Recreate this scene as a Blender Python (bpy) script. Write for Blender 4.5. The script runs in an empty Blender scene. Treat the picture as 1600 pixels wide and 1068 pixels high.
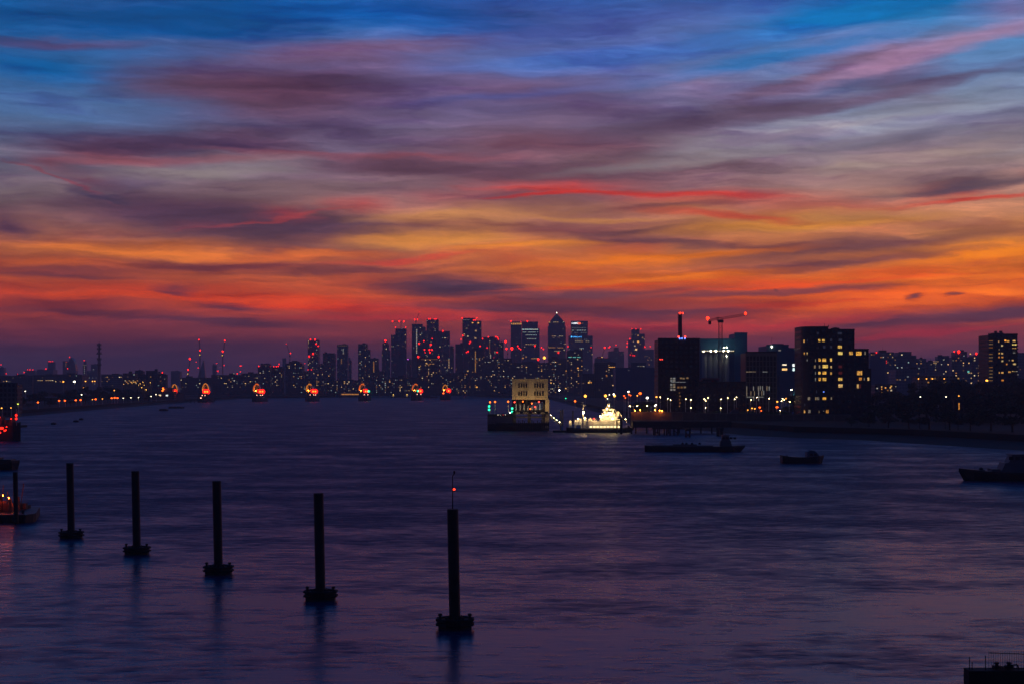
import bpy, math, random, os
from mathutils import Vector, Matrix
sc = bpy.context.scene
COL = sc.collection
R = math.radians
rng = random.Random(7)

# ---------------------------------------------------------------- camera
H, F = 26.0, 2222.0            # eye height in metres; focal length in photograph pixels
cam_d = bpy.data.cameras.new("camera")
cam = bpy.data.objects.new("camera", cam_d); COL.objects.link(cam)
cam.location = (0, 0, H); cam.rotation_euler = (R(90), 0, 0)
cam_d.lens = 50; cam_d.sensor_width = 36; cam_d.shift_y = 66 / 1600
cam_d.clip_start = 0.5; cam_d.clip_end = 60000
sc.camera = cam
sc.view_settings.view_transform = 'Standard'
sc.view_settings.look = 'None'
sc.view_settings.exposure = 0
sc.view_settings.gamma = 1
sc.cycles.use_denoising = True
sc.cycles.sample_clamp_indirect = 4
sc.cycles.max_bounces = 5
sc.cycles.volume_bounces = 0
sc.cycles.caustics_reflective = True
sc.cycles.caustics_refractive = False

def lin(c):
    out = []
    for v in c:
        v = v / 255
        out.append(v / 12.92 if v <= 0.04045 else ((v + 0.055) / 1.055) ** 2.4)
    return tuple(out)

# ---------------------------------------------------------------- sky (after sunset: no sun lamp, the afterglow is the light)
world = bpy.data.worlds.new("World"); sc.world = world; world.use_nodes = True
class NT:
    def __init__(s, t): s.t = t; s.n = t.nodes; s.l = t.links
    def new(s, typ, **kw):
        n = s.n.new(typ)
        for k, v in kw.items(): setattr(n, k, v)
        return n
    def set(s, sock, v):
        if hasattr(v, 'is_output'): s.l.new(v, sock)
        else: sock.default_value = v
    def math(s, op, a, b=None, c=None, clamp=False):
        n = s.new('ShaderNodeMath', operation=op, use_clamp=clamp)
        for i, v in enumerate((a, b, c)):
            if v is not None: s.set(n.inputs[i], v)
        return n.outputs[0]
    def vmath(s, op, a, b=None):
        n = s.new('ShaderNodeVectorMath', operation=op)
        s.set(n.inputs[0], a)
        if b is not None: s.set(n.inputs[1], b)
        return n.outputs['Value'] if op == 'LENGTH' else n.outputs[0]
    def mixc(s, f, a, b, blend='MIX'):
        n = s.new('ShaderNodeMix', data_type='RGBA', blend_type=blend)
        s.set(n.inputs[0], f); s.set(n.inputs[6], a); s.set(n.inputs[7], b)
        return n.outputs[2]
    def mapr(s, v, a, b, c, d, kind='SMOOTHSTEP'):
        n = s.new('ShaderNodeMapRange', interpolation_type=kind)
        s.set(n.inputs[0], v)
        for i, q in enumerate((a, b, c, d)): s.set(n.inputs[i + 1], q)
        return n.outputs[0]
    def ramp(s, v, stops, interp='LINEAR'):
        n = s.new('ShaderNodeValToRGB'); cr = n.color_ramp; cr.interpolation = interp
        while len(cr.elements) > 1: cr.elements.remove(cr.elements[-1])
        for i, (p, c) in enumerate(stops):
            e = cr.elements[0] if i == 0 else cr.elements.new(p)
            e.position = p; e.color = (*c, 1)
        s.set(n.inputs[0], v)
        return n.outputs[0]
    def mapping(s, v, loc=(0,0,0), rot=(0,0,0), scale=(1,1,1), typ='POINT'):
        n = s.new('ShaderNodeMapping', vector_type=typ)
        s.set(n.inputs[0], v)
        n.inputs['Location'].default_value = loc; n.inputs['Rotation'].default_value = rot; n.inputs['Scale'].default_value = scale
        return n.outputs[0]
    def noise(s, v, scale, detail=4, rough=0.55, dist=0.0, out=0):
        n = s.new('ShaderNodeTexNoise'); s.set(n.inputs['Vector'], v)
        n.inputs['Scale'].default_value = scale; n.inputs['Detail'].default_value = detail
        n.inputs['Roughness'].default_value = rough; n.inputs['Distortion'].default_value = dist
        return n.outputs[out]

def bear(px): return math.atan((px - 800) / F) * 22.22
HIGH = [(-20, (8, 90, 172)), (-230, (6, 72, 142)), (-500, (6, 54, 110)), (-800, (6, 36, 84))]
COL0, COLSTEP, NCOL = -40, 60, 29
ROWS = [600, 558, 538, 522, 508, 495, 482, 470, 458, 446, 433, 420, 405, 390, 375, 360, 343, 326, 310, 294, 276, 256, 232, 206, 178, 145, 105, 60]
BASE = {
 0: [(600, (84, 54, 74)), (560, (88, 52, 72)), (525, (126, 58, 64)), (475, (186, 74, 46)), (400, (170, 96, 66)), (330, (116, 96, 104)), (250, (96, 108, 136)), (170, (58, 100, 152)), (80, (38, 92, 152)), (10, (8, 86, 150))],
 800: [(600, (112, 64, 78)), (560, (116, 60, 72)), (520, (158, 66, 62)), (470, (196, 84, 52)), (400, (186, 108, 66)), (310, (150, 104, 106)), (220, (124, 104, 132)), (120, (98, 106, 162)), (50, (62, 110, 180)), (5, (16, 106, 186))],
 1600: [(600, (118, 66, 78)), (560, (122, 62, 74)), (520, (150, 64, 64)), (470, (244, 108, 14)), (400, (214, 128, 56)), (310, (178, 132, 116)), (230, (142, 146, 162)), (140, (104, 136, 180)), (60, (50, 128, 190)), (5, (2, 122, 194))]}
def cloud_colour(px, py):
    """colour of the evening sky at one bearing and height: clear-air gradient, then each cloud band over it"""
    def row(st):
        for (y0, c0), (y1, c1) in zip(st, st[1:]):
            if y1 <= py <= y0:
                k = (y0 - py) / (y0 - y1); return [a + (b - a) * k for a, b in zip(lin(c0), lin(c1))]
        return list(lin(st[-1][1]))
    x = min(1600, max(0, px)); i = 0 if x <= 800 else 800
    k = (x - i) / 800; k = k * k * (3 - 2 * k)
    c = [a + (b - a) * k for a, b in zip(row(BASE[i]), row(BASE[i + 800]))]
    for cx, cy, hl, ht, ang, rgb, cov in STROKES:
        a = R(ang); dx, dy = px - cx, cy - py
        d = math.hypot((dx * math.cos(a) + dy * math.sin(a)) / hl, (dy * math.cos(a) - dx * math.sin(a)) / ht)
        f = min(1, max(0, (1.15 - d) / 1.05)); f = f * f * (3 - 2 * f) * cov
        c = [q + (w - q) * f for q, w in zip(c, lin(rgb))]
    return tuple(c)
def build_sky():
    t = NT(world.node_tree); t.n.clear()
    tc = t.new('ShaderNodeTexCoord')
    sep = t.new('ShaderNodeSeparateXYZ'); t.l.new(tc.outputs['Generated'], sep.inputs[0])
    x, y, z = sep.outputs
    az = t.math('ARCTAN2', x, y)
    hor = t.math('SQRT', t.math('ADD', t.math('MULTIPLY', x, x), t.math('MULTIPLY', y, y)))
    el = t.math('ARCTAN2', z, hor)
    u = t.math('MULTIPLY', az, 22.22)
    v = t.math('MULTIPLY', el, 22.22)                      # 1 unit is about 2.6 degrees
    cmb = t.new('ShaderNodeCombineXYZ'); t.set(cmb.inputs[0], u); t.set(cmb.inputs[1], v)
    p0 = cmb.outputs[0]
    # streaks drawn out along the wind: stretched noise bends the coordinates
    st = t.mapping(p0, rot=(0, 0, R(-5)), scale=(0.22, 1.0, 1))
    w1 = t.noise(st, 0.9, 3, 0.5, out=1)
    w2 = t.noise(t.mapping(p0, loc=(3, 7, 0), rot=(0, 0, R(-6)), scale=(0.3, 1.6, 1)), 2.4, 4, 0.6, out=1)
    d1 = t.vmath('MULTIPLY', t.vmath('SUBTRACT', w1, (0.5, 0.5, 0.5)), (1.5, 0.30, 0))
    d2 = t.vmath('MULTIPLY', t.vmath('SUBTRACT', w2, (0.5, 0.5, 0.5)), (1.0, 0.26, 0))
    p = t.vmath('ADD', t.vmath('ADD', p0, d1), d2)
    sp = t.new('ShaderNodeSeparateXYZ'); t.l.new(p, sp.inputs[0])
    fine = t.noise(t.mapping(p, loc=(1, 2, 0), rot=(0, 0, R(-6)), scale=(0.20, 1.9, 1)), 2.0, 6, 0.68)
    fine2 = t.noise(t.mapping(p, loc=(9, 4, 0), rot=(0, 0, R(-9)), scale=(0.12, 1.5, 1)), 1.1, 5, 0.6)
    # cloud colours by height, at evenly spaced bearings, blended round the horizon
    TOP = 14.0
    hh = t.math('DIVIDE', sp.outputs[1], TOP)
    c = None
    for i in range(NCOL):
        px = COL0 + i * COLSTEP
        stops = [((600 - yy) / 100 / TOP, cloud_colour(px, yy)) for yy in ROWS] + [((600 - yy) / 100 / TOP, lin(q)) for yy, q in HIGH]
        r = t.ramp(hh, stops)
        c = r if c is None else t.mixc(t.mapr(sp.outputs[0], bear(px - COLSTEP), bear(px), 0, 1, 'LINEAR'), c, r)
    def stroke(p, c, px, py, hl, ht, ang, rgb, k=0.9, nz=1.25, src=0):
        a = math.atan((px - 800) / F)
        m = t.mapping(p, loc=(a * 22.22, (600 - py) / 100 * math.cos(a), 0), rot=(0, 0, R(ang)), scale=(hl / 100, ht / 100, 1), typ='TEXTURE')
        d = t.vmath('LENGTH', m)
        d = t.math('MULTIPLY_ADD', (fine if src == 0 else fine2), nz, t.math('SUBTRACT', d, nz * 0.5))
        f = t.mapr(d, 0.1, 1.15, k, 0.0)
        return t.mixc(f, c, (*lin(rgb), 1))
    for i, s in enumerate(WISPS):
        if i % 10 == 9: p = t.vmath('ADD', p, t.vmath('MULTIPLY', c, (1e-7, 1e-7, 0)))   # keeps the shader's stack short
        c = stroke(p, c, *s, src=i % 2)
    # thin veils and torn streaks over everything
    veil = t.mapr(fine2, 0.47, 0.63, 0, 0.62)
    c = t.mixc(veil, c, t.vmath('MULTIPLY', c, (0.60, 0.52, 0.66)))
    fine3 = t.noise(t.mapping(p, loc=(5, 1, 0), rot=(0, 0, R(-15)), scale=(0.26, 1.7, 1)), 1.5, 5, 0.64)
    c = t.mixc(t.mapr(fine3, 0.50, 0.66, 0, 0.55), c, t.vmath('MULTIPLY', c, (0.62, 0.50, 0.74)))
    c = t.mixc(t.mapr(fine3, 0.47, 0.34, 0, 0.6), c, t.vmath('MULTIPLY', c, (1.24, 1.18, 1.08)))
    lit = t.mapr(fine, 0.52, 0.74, 0, 0.7)
    c = t.mixc(lit, c, t.vmath('MULTIPLY', c, (1.32, 1.22, 1.12)))
    br = t.mapr(fine, 0.3, 0.66, 0.70, 1.22, 'LINEAR')
    c = t.vmath('MULTIPLY', c, _vec(t, br))
    glow_ = t.math('MULTIPLY', t.mapr(v, 0.2, 4.2, 1.0, 0.0), t.mapr(v, 0.2, 1.3, 0.1, 1.0))               # the afterglow is strongest low down
    c = t.vmath('MULTIPLY', c, t.vmath('ADD', (1, 1, 1), t.vmath('MULTIPLY', _vec(t, glow_), (0.42, 0.31, 0.10))))
    hs = t.new('ShaderNodeHueSaturation'); hs.inputs['Saturation'].default_value = 1.03; hs.inputs['Value'].default_value = 1.08; t.l.new(c, hs.inputs['Color']); c = hs.outputs[0]
    # the half of the dome behind the camera is already night
    back = t.mapr(y, -0.35, 0.6, 0, 1)
    night = t.ramp(t.mapr(z, 0, 1, 0, 1, 'LINEAR'), [(0, lin((46, 50, 84))), (0.3, lin((28, 42, 84))), (1, lin((10, 24, 60)))])
    c = t.mixc(back, night, c)
    low = t.mapr(z, -0.03, 0.0, 0, 1)
    c = t.mixc(low, (*lin((30, 24, 42)), 1), c)
    # twilight scattering from the air itself, sun just under the horizon
    sky = t.new('ShaderNodeTexSky'); sky.sky_type = 'NISHITA'; sky.sun_disc = False
    sky.sun_elevation = R(-1.5); sky.sun_rotation = R(18); sky.altitude = 20; sky.dust_density = 2
    bg1 = t.new('ShaderNodeBackground'); t.set(bg1.inputs[0], c); bg1.inputs[1].default_value = SKYGAIN
    bg2 = t.new('ShaderNodeBackground'); t.l.new(sky.outputs[0], bg2.inputs[0]); bg2.inputs[1].default_value = 0.012
    ad = t.new('ShaderNodeAddShader'); t.l.new(bg1.outputs[0], ad.inputs[0]); t.l.new(bg2.outputs[0], ad.inputs[1])
    out = t.new('ShaderNodeOutputWorld'); t.l.new(ad.outputs[0], out.inputs[0])
def _vec(t, s):
    n = t.new('ShaderNodeCombineXYZ')
    for i in range(3): t.set(n.inputs[i], s)
    return n.outputs[0]
SKYGAIN = 1.0
# cloud bands: bearing and height (as photograph pixels), half length, half thickness, tilt, colour, cover
STROKES = [
 (130, 190, 230, 45, 3, (84, 118, 168), .7), (60, 75, 260, 16, 2, (92, 70, 112), .75), (330, 70, 300, 26, -3, (56, 62, 104), .7),
 (1450, 40, 330, 22, 8, (36, 130, 196), .5), (1130, 20, 170, 16, 6, (10, 120, 196), .8), (1000, 70, 420, 40, 5, (104, 112, 172), .6),
 (620, 95, 300, 30, 7, (112, 86, 122), .85), (430, 145, 290, 50, -3, (98, 64, 86), .95), (380, 165, 180, 22, -5, (96, 56, 74), .8), (760, 150, 280, 30, 5, (108, 78, 108), .8),
 (1180, 130, 420, 14, 9, (150, 118, 152), .75), (1440, 92, 330, 24, 10, (160, 122, 154), .85), (1250, 120, 330, 20, 6, (98, 112, 164), .5),
 (560, 192, 300, 12, 0, (132, 112, 140), .8), (860, 195, 240, 26, 6, (108, 82, 104), .8),
 (1120, 188, 330, 24, 9, (94, 74, 98), .95), (1360, 155, 260, 16, 8, (104, 84, 112), .85), (1380, 200, 330, 24, 7, (150, 156, 172), .8), (1480, 170, 200, 14, 9, (112, 100, 130), .6),
 (1150, 235, 330, 26, 6, (152, 146, 152), .85), (1500, 222, 200, 16, 7, (112, 104, 124), .7), (1480, 250, 260, 20, 6, (166, 150, 150), .7),
 (270, 222, 330, 24, 3, (74, 54, 84), .95), (560, 215, 200, 20, -4, (80, 58, 84), .85), (240, 248, 280, 12, 5, (160, 78, 84), .85), (520, 246, 230, 10, -2, (156, 74, 82), .8),
 (300, 268, 200, 16, 5, (150, 136, 138), .8), (640, 265, 240, 16, -2, (92, 62, 80), .85), (850, 238, 300, 26, 2, (104, 66, 78), .9), (1000, 262, 260, 22, 4, (100, 70, 86), .85), (940, 222, 220, 14, 3, (124, 66, 78), .6),
 (120, 285, 200, 18, 2, (96, 82, 100), .8), (170, 306, 75, 7, -8, (66, 54, 80), .9), (100, 282, 130, 3.5, -17, (118, 72, 84), .9), (60, 318, 120, 12, 0, (140, 122, 116), .7),
 (480, 298, 360, 22, 3, (122, 98, 104), .8), (700, 285, 200, 14, 5, (104, 76, 90), .7), (940, 282, 260, 14, -2, (100, 60, 74), .8),
 (280, 335, 250, 40, -2, (82, 56, 76), .97), (470, 360, 300, 26, 3, (84, 58, 76), .92), (20, 352, 60, 16, 0, (80, 52, 76), .9), (430, 345, 170, 5, 7, (186, 72, 72), .85), (600, 322, 220, 6, 6, (176, 74, 74), .75),
 (980, 302, 280, 9, -2, (216, 66, 56), .98), (860, 300, 120, 6, 4, (226, 66, 54), .8), (1230, 318, 300, 16, -2, (166, 74, 66), .85), (1180, 340, 240, 12, -5, (178, 72, 58), .85), (1540, 305, 170, 8, 5, (196, 72, 60), .85),
 (1390, 268, 240, 18, 4, (156, 124, 122), .7), (1520, 287, 140, 16, 6, (86, 72, 88), .95), (1410, 300, 160, 10, 3, (118, 80, 86), .6),
 (720, 340, 200, 16, 4, (196, 136, 92), .9), (660, 376, 190, 18, 3, (204, 138, 76), .95), (860, 332, 130, 10, 2, (190, 130, 92), .8), (830, 382, 150, 11, 3, (216, 132, 62), .9),
 (1220, 352, 290, 15, 2, (204, 142, 72), .95), (1080, 335, 120, 14, -4, (196, 134, 78), .7), (920, 356, 170, 10, 0, (110, 72, 76), .8), (1010, 378, 230, 12, -3, (104, 66, 74), .85),
 (1330, 385, 330, 20, 5, (122, 78, 76), .9), (1530, 372, 180, 12, 4, (206, 140, 66), .8), (1540, 400, 160, 14, 3, (236, 132, 36), .9),
 (460, 385, 260, 20, -1, (86, 58, 74), .85), (220, 392, 220, 16, -2, (200, 112, 62), .85), (100, 402, 190, 16, 0, (184, 104, 62), .8), (420, 404, 200, 12, 2, (192, 102, 62), .8),
 (640, 402, 190, 8, 4, (168, 66, 62), .75), (880, 398, 240, 8, 5, (190, 82, 60), .7), (560, 418, 200, 14, 2, (124, 64, 66), .7), (300, 420, 190, 9, 0, (126, 62, 62), .8), (80, 432, 160, 8, -1, (108, 58, 66), .8),
 (1010, 404, 260, 12, 3, (216, 116, 44), .85), (1060, 430, 220, 12, 4, (236, 122, 32), .95), (1250, 416, 280, 12, 3, (112, 66, 70), .9), (860, 424, 160, 12, 3, (204, 104, 48), .8), (1480, 424, 200, 9, 4, (196, 92, 48), .8),
 (720, 448, 170, 26, -2, (78, 52, 72), .97), (900, 462, 170, 16, 2, (96, 56, 70), .9), (560, 440, 130, 12, 0, (176, 72, 56), .7), (960, 446, 240, 6, 3, (218, 92, 48), .8), (1240, 442, 320, 8, 3, (226, 86, 42), .9),
 (1130, 462, 260, 10, 2, (122, 62, 68), .85), (1340, 456, 230, 7, 2, (120, 62, 66), .8), (1440, 472, 240, 15, 3, (252, 106, 8), .97), (1570, 462, 130, 16, 0, (255, 116, 0), .9), (1250, 478, 160, 7, 2, (206, 76, 48), .8),
 (180, 462, 240, 14, 0, (200, 78, 44), .85), (400, 470, 190, 14, -3, (222, 78, 34), .95), (265, 458, 60, 6, -2, (108, 58, 70), .8), (355, 480, 70, 9, -6, (94, 50, 66), .9), (120, 486, 170, 9, -1, (112, 52, 60), .85), (560, 484, 220, 10, -2, (212, 70, 42), .85),
 (800, 484, 280, 12, 0, (100, 54, 68), .9), (330, 505, 230, 10, -3, (84, 44, 62), .85), (120, 512, 220, 9, 1, (104, 48, 58), .7), (700, 498, 240, 8, 0, (186, 60, 60), .85), (620, 515, 300, 9, -1, (120, 50, 62), .8),
 (1040, 490, 230, 12, 1, (104, 54, 70), .9), (1200, 470, 9, 3, -25, (90, 50, 60), .9), (1560, 492, 200, 14, 3, (94, 56, 76), .95), (1430, 505, 170, 12, 4, (110, 54, 70), .9), (1425, 474, 24, 6, 8, (96, 60, 72), .9), (1480, 470, 22, 5, 12, (110, 64, 70), .8), (1230, 505, 180, 9, 2, (190, 64, 60), .8), (1370, 494, 90, 6, 8, (206, 74, 50), .7),
 (1000, 512, 260, 9, 0, (172, 56, 64), .8), (1450, 522, 170, 7, 4, (176, 56, 64), .75), (1180, 535, 260, 10, 0, (108, 46, 66), .7), (840, 535, 220, 9, 0, (124, 48, 64), .7), (760, 512, 90, 6, 4, (88, 50, 68), .8),
 (250, 535, 400, 14, 0, (76, 42, 62), .8), (1580, 530, 160, 9, 2, (104, 52, 68), .7),
]
# thin wisps, edges torn by the noise
WISPS = [
 (300, 40, 420, 40, 3, (6, 78, 142), .8), (1350, 25, 300, 30, 8, (4, 122, 194), .85), (620, 40, 330, 30, -4, (16, 92, 172), .7), (60, 110, 170, 22, -3, (14, 92, 156), .8), (260, 62, 300, 14, 2, (8, 82, 150), .7), (960, 92, 330, 22, 5, (64, 108, 182), .75), (1240, 95, 280, 16, 8, (36, 124, 194), .7), (800, 160, 220, 12, 6, (84, 98, 160), .6), (900, 55, 260, 16, 5, (84, 104, 176), .6),
 (430, 150, 270, 40, -3, (94, 62, 84), .9), (560, 90, 260, 18, 6, (120, 86, 116), .75), (60, 74, 150, 9, 2, (96, 72, 112), .7), (330, 225, 310, 20, 3, (72, 52, 82), .9), (240, 250, 250, 9, 4, (140, 74, 84), .6),
 (1250, 132, 260, 10, 15, (92, 78, 106), .85), (1130, 190, 330, 20, 8, (92, 72, 96), .85), (1350, 160, 280, 11, 9, (106, 86, 112), .8), (1440, 92, 330, 18, 11, (166, 124, 154), .75), (1260, 218, 300, 20, 6, (178, 172, 176), .85), (1420, 248, 240, 12, 5, (190, 166, 156), .7), (1420, 196, 240, 12, 7, (150, 160, 180), .7),
 (560, 244, 330, 7, -1, (146, 70, 80), .5), (300, 270, 170, 14, 4, (152, 138, 140), .75), (660, 262, 260, 15, -3, (90, 60, 78), .85), (940, 262, 300, 18, 0, (98, 68, 82), .8), (1500, 290, 160, 11, 5, (78, 66, 82), .9), (1100, 250, 260, 10, 5, (150, 142, 146), .6),
 (290, 335, 240, 32, -4, (78, 54, 76), .95), (480, 358, 260, 16, 3, (82, 58, 76), .9), (20, 352, 60, 13, 0, (78, 52, 76), .9), (430, 345, 170, 3, 7, (176, 72, 74), .55), (100, 282, 130, 3, -17, (122, 70, 84), .9), (170, 306, 75, 6, -8, (62, 52, 78), .9),
 (980, 302, 280, 7, -2, (212, 66, 56), .85), (860, 306, 110, 4, 4, (232, 66, 52), .8), (1140, 338, 230, 8, -5, (190, 70, 56), .75), (1540, 305, 170, 5, 5, (204, 70, 58), .85), (1040, 322, 200, 6, 2, (112, 66, 74), .6),
 (700, 342, 190, 12, 4, (206, 142, 92), .85), (660, 376, 170, 12, 3, (218, 142, 74), .9), (830, 383, 150, 8, 3, (226, 136, 60), .85), (1220, 352, 280, 10, 2, (222, 148, 68), .85), (930, 340, 150, 6, -2, (206, 140, 84), .7), (960, 362, 190, 7, 2, (108, 70, 74), .8), (1030, 378, 240, 8, -3, (100, 64, 72), .8),
 (1330, 384, 300, 14, 5, (112, 70, 74), .85), (1540, 398, 150, 10, 3, (244, 136, 34), .85), (1250, 414, 300, 9, 4, (106, 64, 70), .85), (1010, 404, 260, 7, 3, (226, 120, 42), .8), (1060, 432, 220, 8, 4, (248, 128, 28), .9), (1260, 446, 320, 5, 3, (234, 88, 38), .85),
 (210, 392, 230, 14, -2, (222, 124, 62), .9), (90, 412, 160, 8, 0, (216, 108, 56), .8), (480, 398, 160, 8, 2, (214, 112, 60), .8), (330, 415, 230, 7, 1, (120, 60, 62), .8), (80, 432, 150, 6, -1, (104, 56, 64), .8), (560, 420, 220, 8, 3, (116, 62, 66), .7), (640, 404, 170, 5, 4, (186, 70, 60), .7),
 (720, 450, 160, 20, -2, (74, 50, 70), .95), (920, 464, 180, 11, 2, (92, 56, 70), .85), (960, 446, 220, 4, 3, (226, 94, 46), .75), (1140, 464, 260, 6, 2, (116, 60, 68), .85), (1440, 472, 230, 11, 3, (255, 110, 4), .95), (1570, 458, 110, 10, 0, (255, 122, 0), .85), (1240, 480, 170, 5, 2, (216, 78, 46), .8),
 (170, 464, 230, 8, 0, (212, 80, 42), .8), (400, 470, 180, 9, -3, (232, 80, 30), .9), (265, 460, 60, 5, -2, (100, 54, 68), .85), (355, 480, 70, 8, -6, (90, 48, 64), .9), (120, 488, 170, 6, -1, (106, 50, 60), .85), (560, 486, 220, 6, -2, (222, 72, 40), .8), (330, 504, 230, 7, -3, (82, 44, 62), .85), (800, 486, 260, 8, 0, (96, 54, 68), .85), (1040, 492, 230, 8, 1, (98, 54, 70), .85),
 (1200, 455, 9, 3, -25, (100, 54, 60), .9), (1425, 470, 24, 6, 8, (96, 60, 72), .9), (1482, 466, 20, 5, 12, (106, 64, 70), .85), (1555, 492, 190, 10, 3, (88, 54, 74), .95), (1420, 505, 170, 8, 4, (104, 54, 70), .9), (1230, 506, 180, 6, 2, (200, 66, 60), .8), (640, 500, 240, 5, 0, (196, 62, 58), .8), (1450, 522, 170, 5, 4, (190, 58, 62), .75), (1000, 512, 240, 6, 0, (182, 58, 62), .7),
]
build_sky()

# ---------------------------------------------------------------- helpers
def X(px, D): return (px - 800) / F * D
def Z(py, D): return H + (600 - py) / F * D
def DW(py, z=0.0): return (H - z) * F / (py - 600)       # distance of a point at height z seen on photograph row py

class MB:
    """collects simple solids; build() links them as one mesh object"""
    def __init__(s): s.v = []; s.f = []
    def add(s, vs, fs):
        o = len(s.v); s.v += [tuple(v) for v in vs]; s.f += [tuple(i + o for i in f) for f in fs]; return s
    def box(s, x0, x1, y0, y1, z0, z1):
        return s.add([(x0,y0,z0),(x1,y0,z0),(x1,y1,z0),(x0,y1,z0),(x0,y0,z1),(x1,y0,z1),(x1,y1,z1),(x0,y1,z1)],
                     [(0,3,2,1),(4,5,6,7),(0,1,5,4),(1,2,6,5),(2,3,7,6),(3,0,4,7)])
    def prism(s, poly, z0, z1, top=None):
        n = len(poly); t = top or poly
        return s.add([(x,y,z0) for x,y in poly] + [(x,y,z1) for x,y in t],
                     [tuple(range(n-1,-1,-1)), tuple(range(n, 2*n))] + [(i,(i+1)%n,n+(i+1)%n,n+i) for i in range(n)])
    def tube(s, p0, p1, r0, r1=None, n=8):
        p0, p1 = Vector(p0), Vector(p1); r1 = r0 if r1 is None else r1
        d = (p1 - p0).normalized(); a = d.orthogonal().normalized(); b = d.cross(a)
        ring = lambda c, r: [c + (a*math.cos(2*math.pi*i/n) + b*math.sin(2*math.pi*i/n))*r for i in range(n)]
        return s.add(ring(p0, r0) + ring(p1, r1), [(i,(i+1)%n,n+(i+1)%n,n+i) for i in range(n)] + [tuple(range(n-1,-1,-1)), tuple(range(n,2*n))])
    def bar(s, p0, p1, w): return s.tube(p0, p1, w * 0.7, n=4)
    def path(s, pts, r, n=6):
        for a, b in zip(pts, pts[1:]): s.tube(a, b, r, n=n)
        return s
    def ball(s, c, r, n=10, m=6, sz=1.0):
        vs = [(c[0], c[1], c[2]-r*sz)]; fs = []
        for j in range(1, m):
            t = math.pi*j/m
            vs += [(c[0]+r*math.sin(t)*math.cos(2*math.pi*i/n), c[1]+r*math.sin(t)*math.sin(2*math.pi*i/n), c[2]-r*sz*math.cos(t)) for i in range(n)]
        vs.append((c[0], c[1], c[2]+r*sz)); L = len(vs)-1
        for i in range(n):
            fs.append((0, 1+(i+1)%n, 1+i))
            for j in range(m-2): fs.append((1+j*n+i, 1+j*n+(i+1)%n, 1+(j+1)*n+(i+1)%n, 1+(j+1)*n+i))
            fs.append((L, 1+(m-2)*n+i, 1+(m-2)*n+(i+1)%n))
        return s.add(vs, fs)
    def loft(s, rings, cap=True):
        n = len(rings[0]); fs = []
        for k in range(len(rings)-1):
            for i in range(n): fs.append((k*n+i, k*n+(i+1)%n, (k+1)*n+(i+1)%n, (k+1)*n+i))
        if cap: fs += [tuple(range(n-1,-1,-1)), tuple(range((len(rings)-1)*n, len(rings)*n))]
        return s.add([p for r in rings for p in r], fs)
    def lattice(s, p0, p1, w, bays, r, h=None):
        """square lattice beam with diagonals"""
        p0, p1 = Vector(p0), Vector(p1); d = (p1-p0).normalized()
        a = Vector((1,0,0)) if abs(d.x) < 0.7 else Vector((0,1,0))
        a = (a - d*a.dot(d)).normalized(); b = d.cross(a); h = h or w
        cor = [(a*sx*w/2 + b*sy*h/2) for sx, sy in ((-1,-1),(1,-1),(1,1),(-1,1))]
        for c in cor: s.bar(p0+c, p1+c, r)
        for k in range(bays):
            q0, q1 = p0.lerp(p1, k/bays), p0.lerp(p1, (k+1)/bays)
            for i in range(4):
                c0, c1 = cor[i], cor[(i+1)%4]
                s.bar(q0+c0, q1+c1, r*0.7) if k % 2 else s.bar(q0+c1, q1+c0, r*0.7)
                s.bar(q1+c0, q1+c1, r*0.6)
        return s
    def mesh(s, name):
        me = bpy.data.meshes.new(name); me.from_pydata(s.v, [], s.f); me.update(); return me
    def build(s, name, m, parent=None, loc=None, smooth=False):
        me = s.mesh(name); me.materials.append(m)
        if smooth: me.polygons.foreach_set('use_smooth', [True]*len(me.polygons))
        return link(name, me, parent, loc)
def link(name, data, parent=None, loc=None):
    o = bpy.data.objects.new(name, data); COL.objects.link(o)
    if parent is not None: o.parent = parent
    if loc is not None: o.location = loc
    return o
def tag(o, label, cat, group=None, kind=None):
    if label: o['label'] = label
    if cat: o['category'] = cat
    if group: o['group'] = group
    if kind: o['kind'] = kind
    return o
def thing(name, label, cat, loc, rz=0, group=None):
    o = link(name, None, None, loc); o.rotation_euler = (0, 0, rz); o.empty_display_size = 0.5
    return tag(o, label, cat, group)
def struct(o): o['kind'] = 'structure'; return o
def copy_tree(o, parent=None):
    c = o.copy(); COL.objects.link(c)
    if parent is not None: c.parent = parent
    for ch in o.children: copy_tree(ch, c)
    return c

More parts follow.
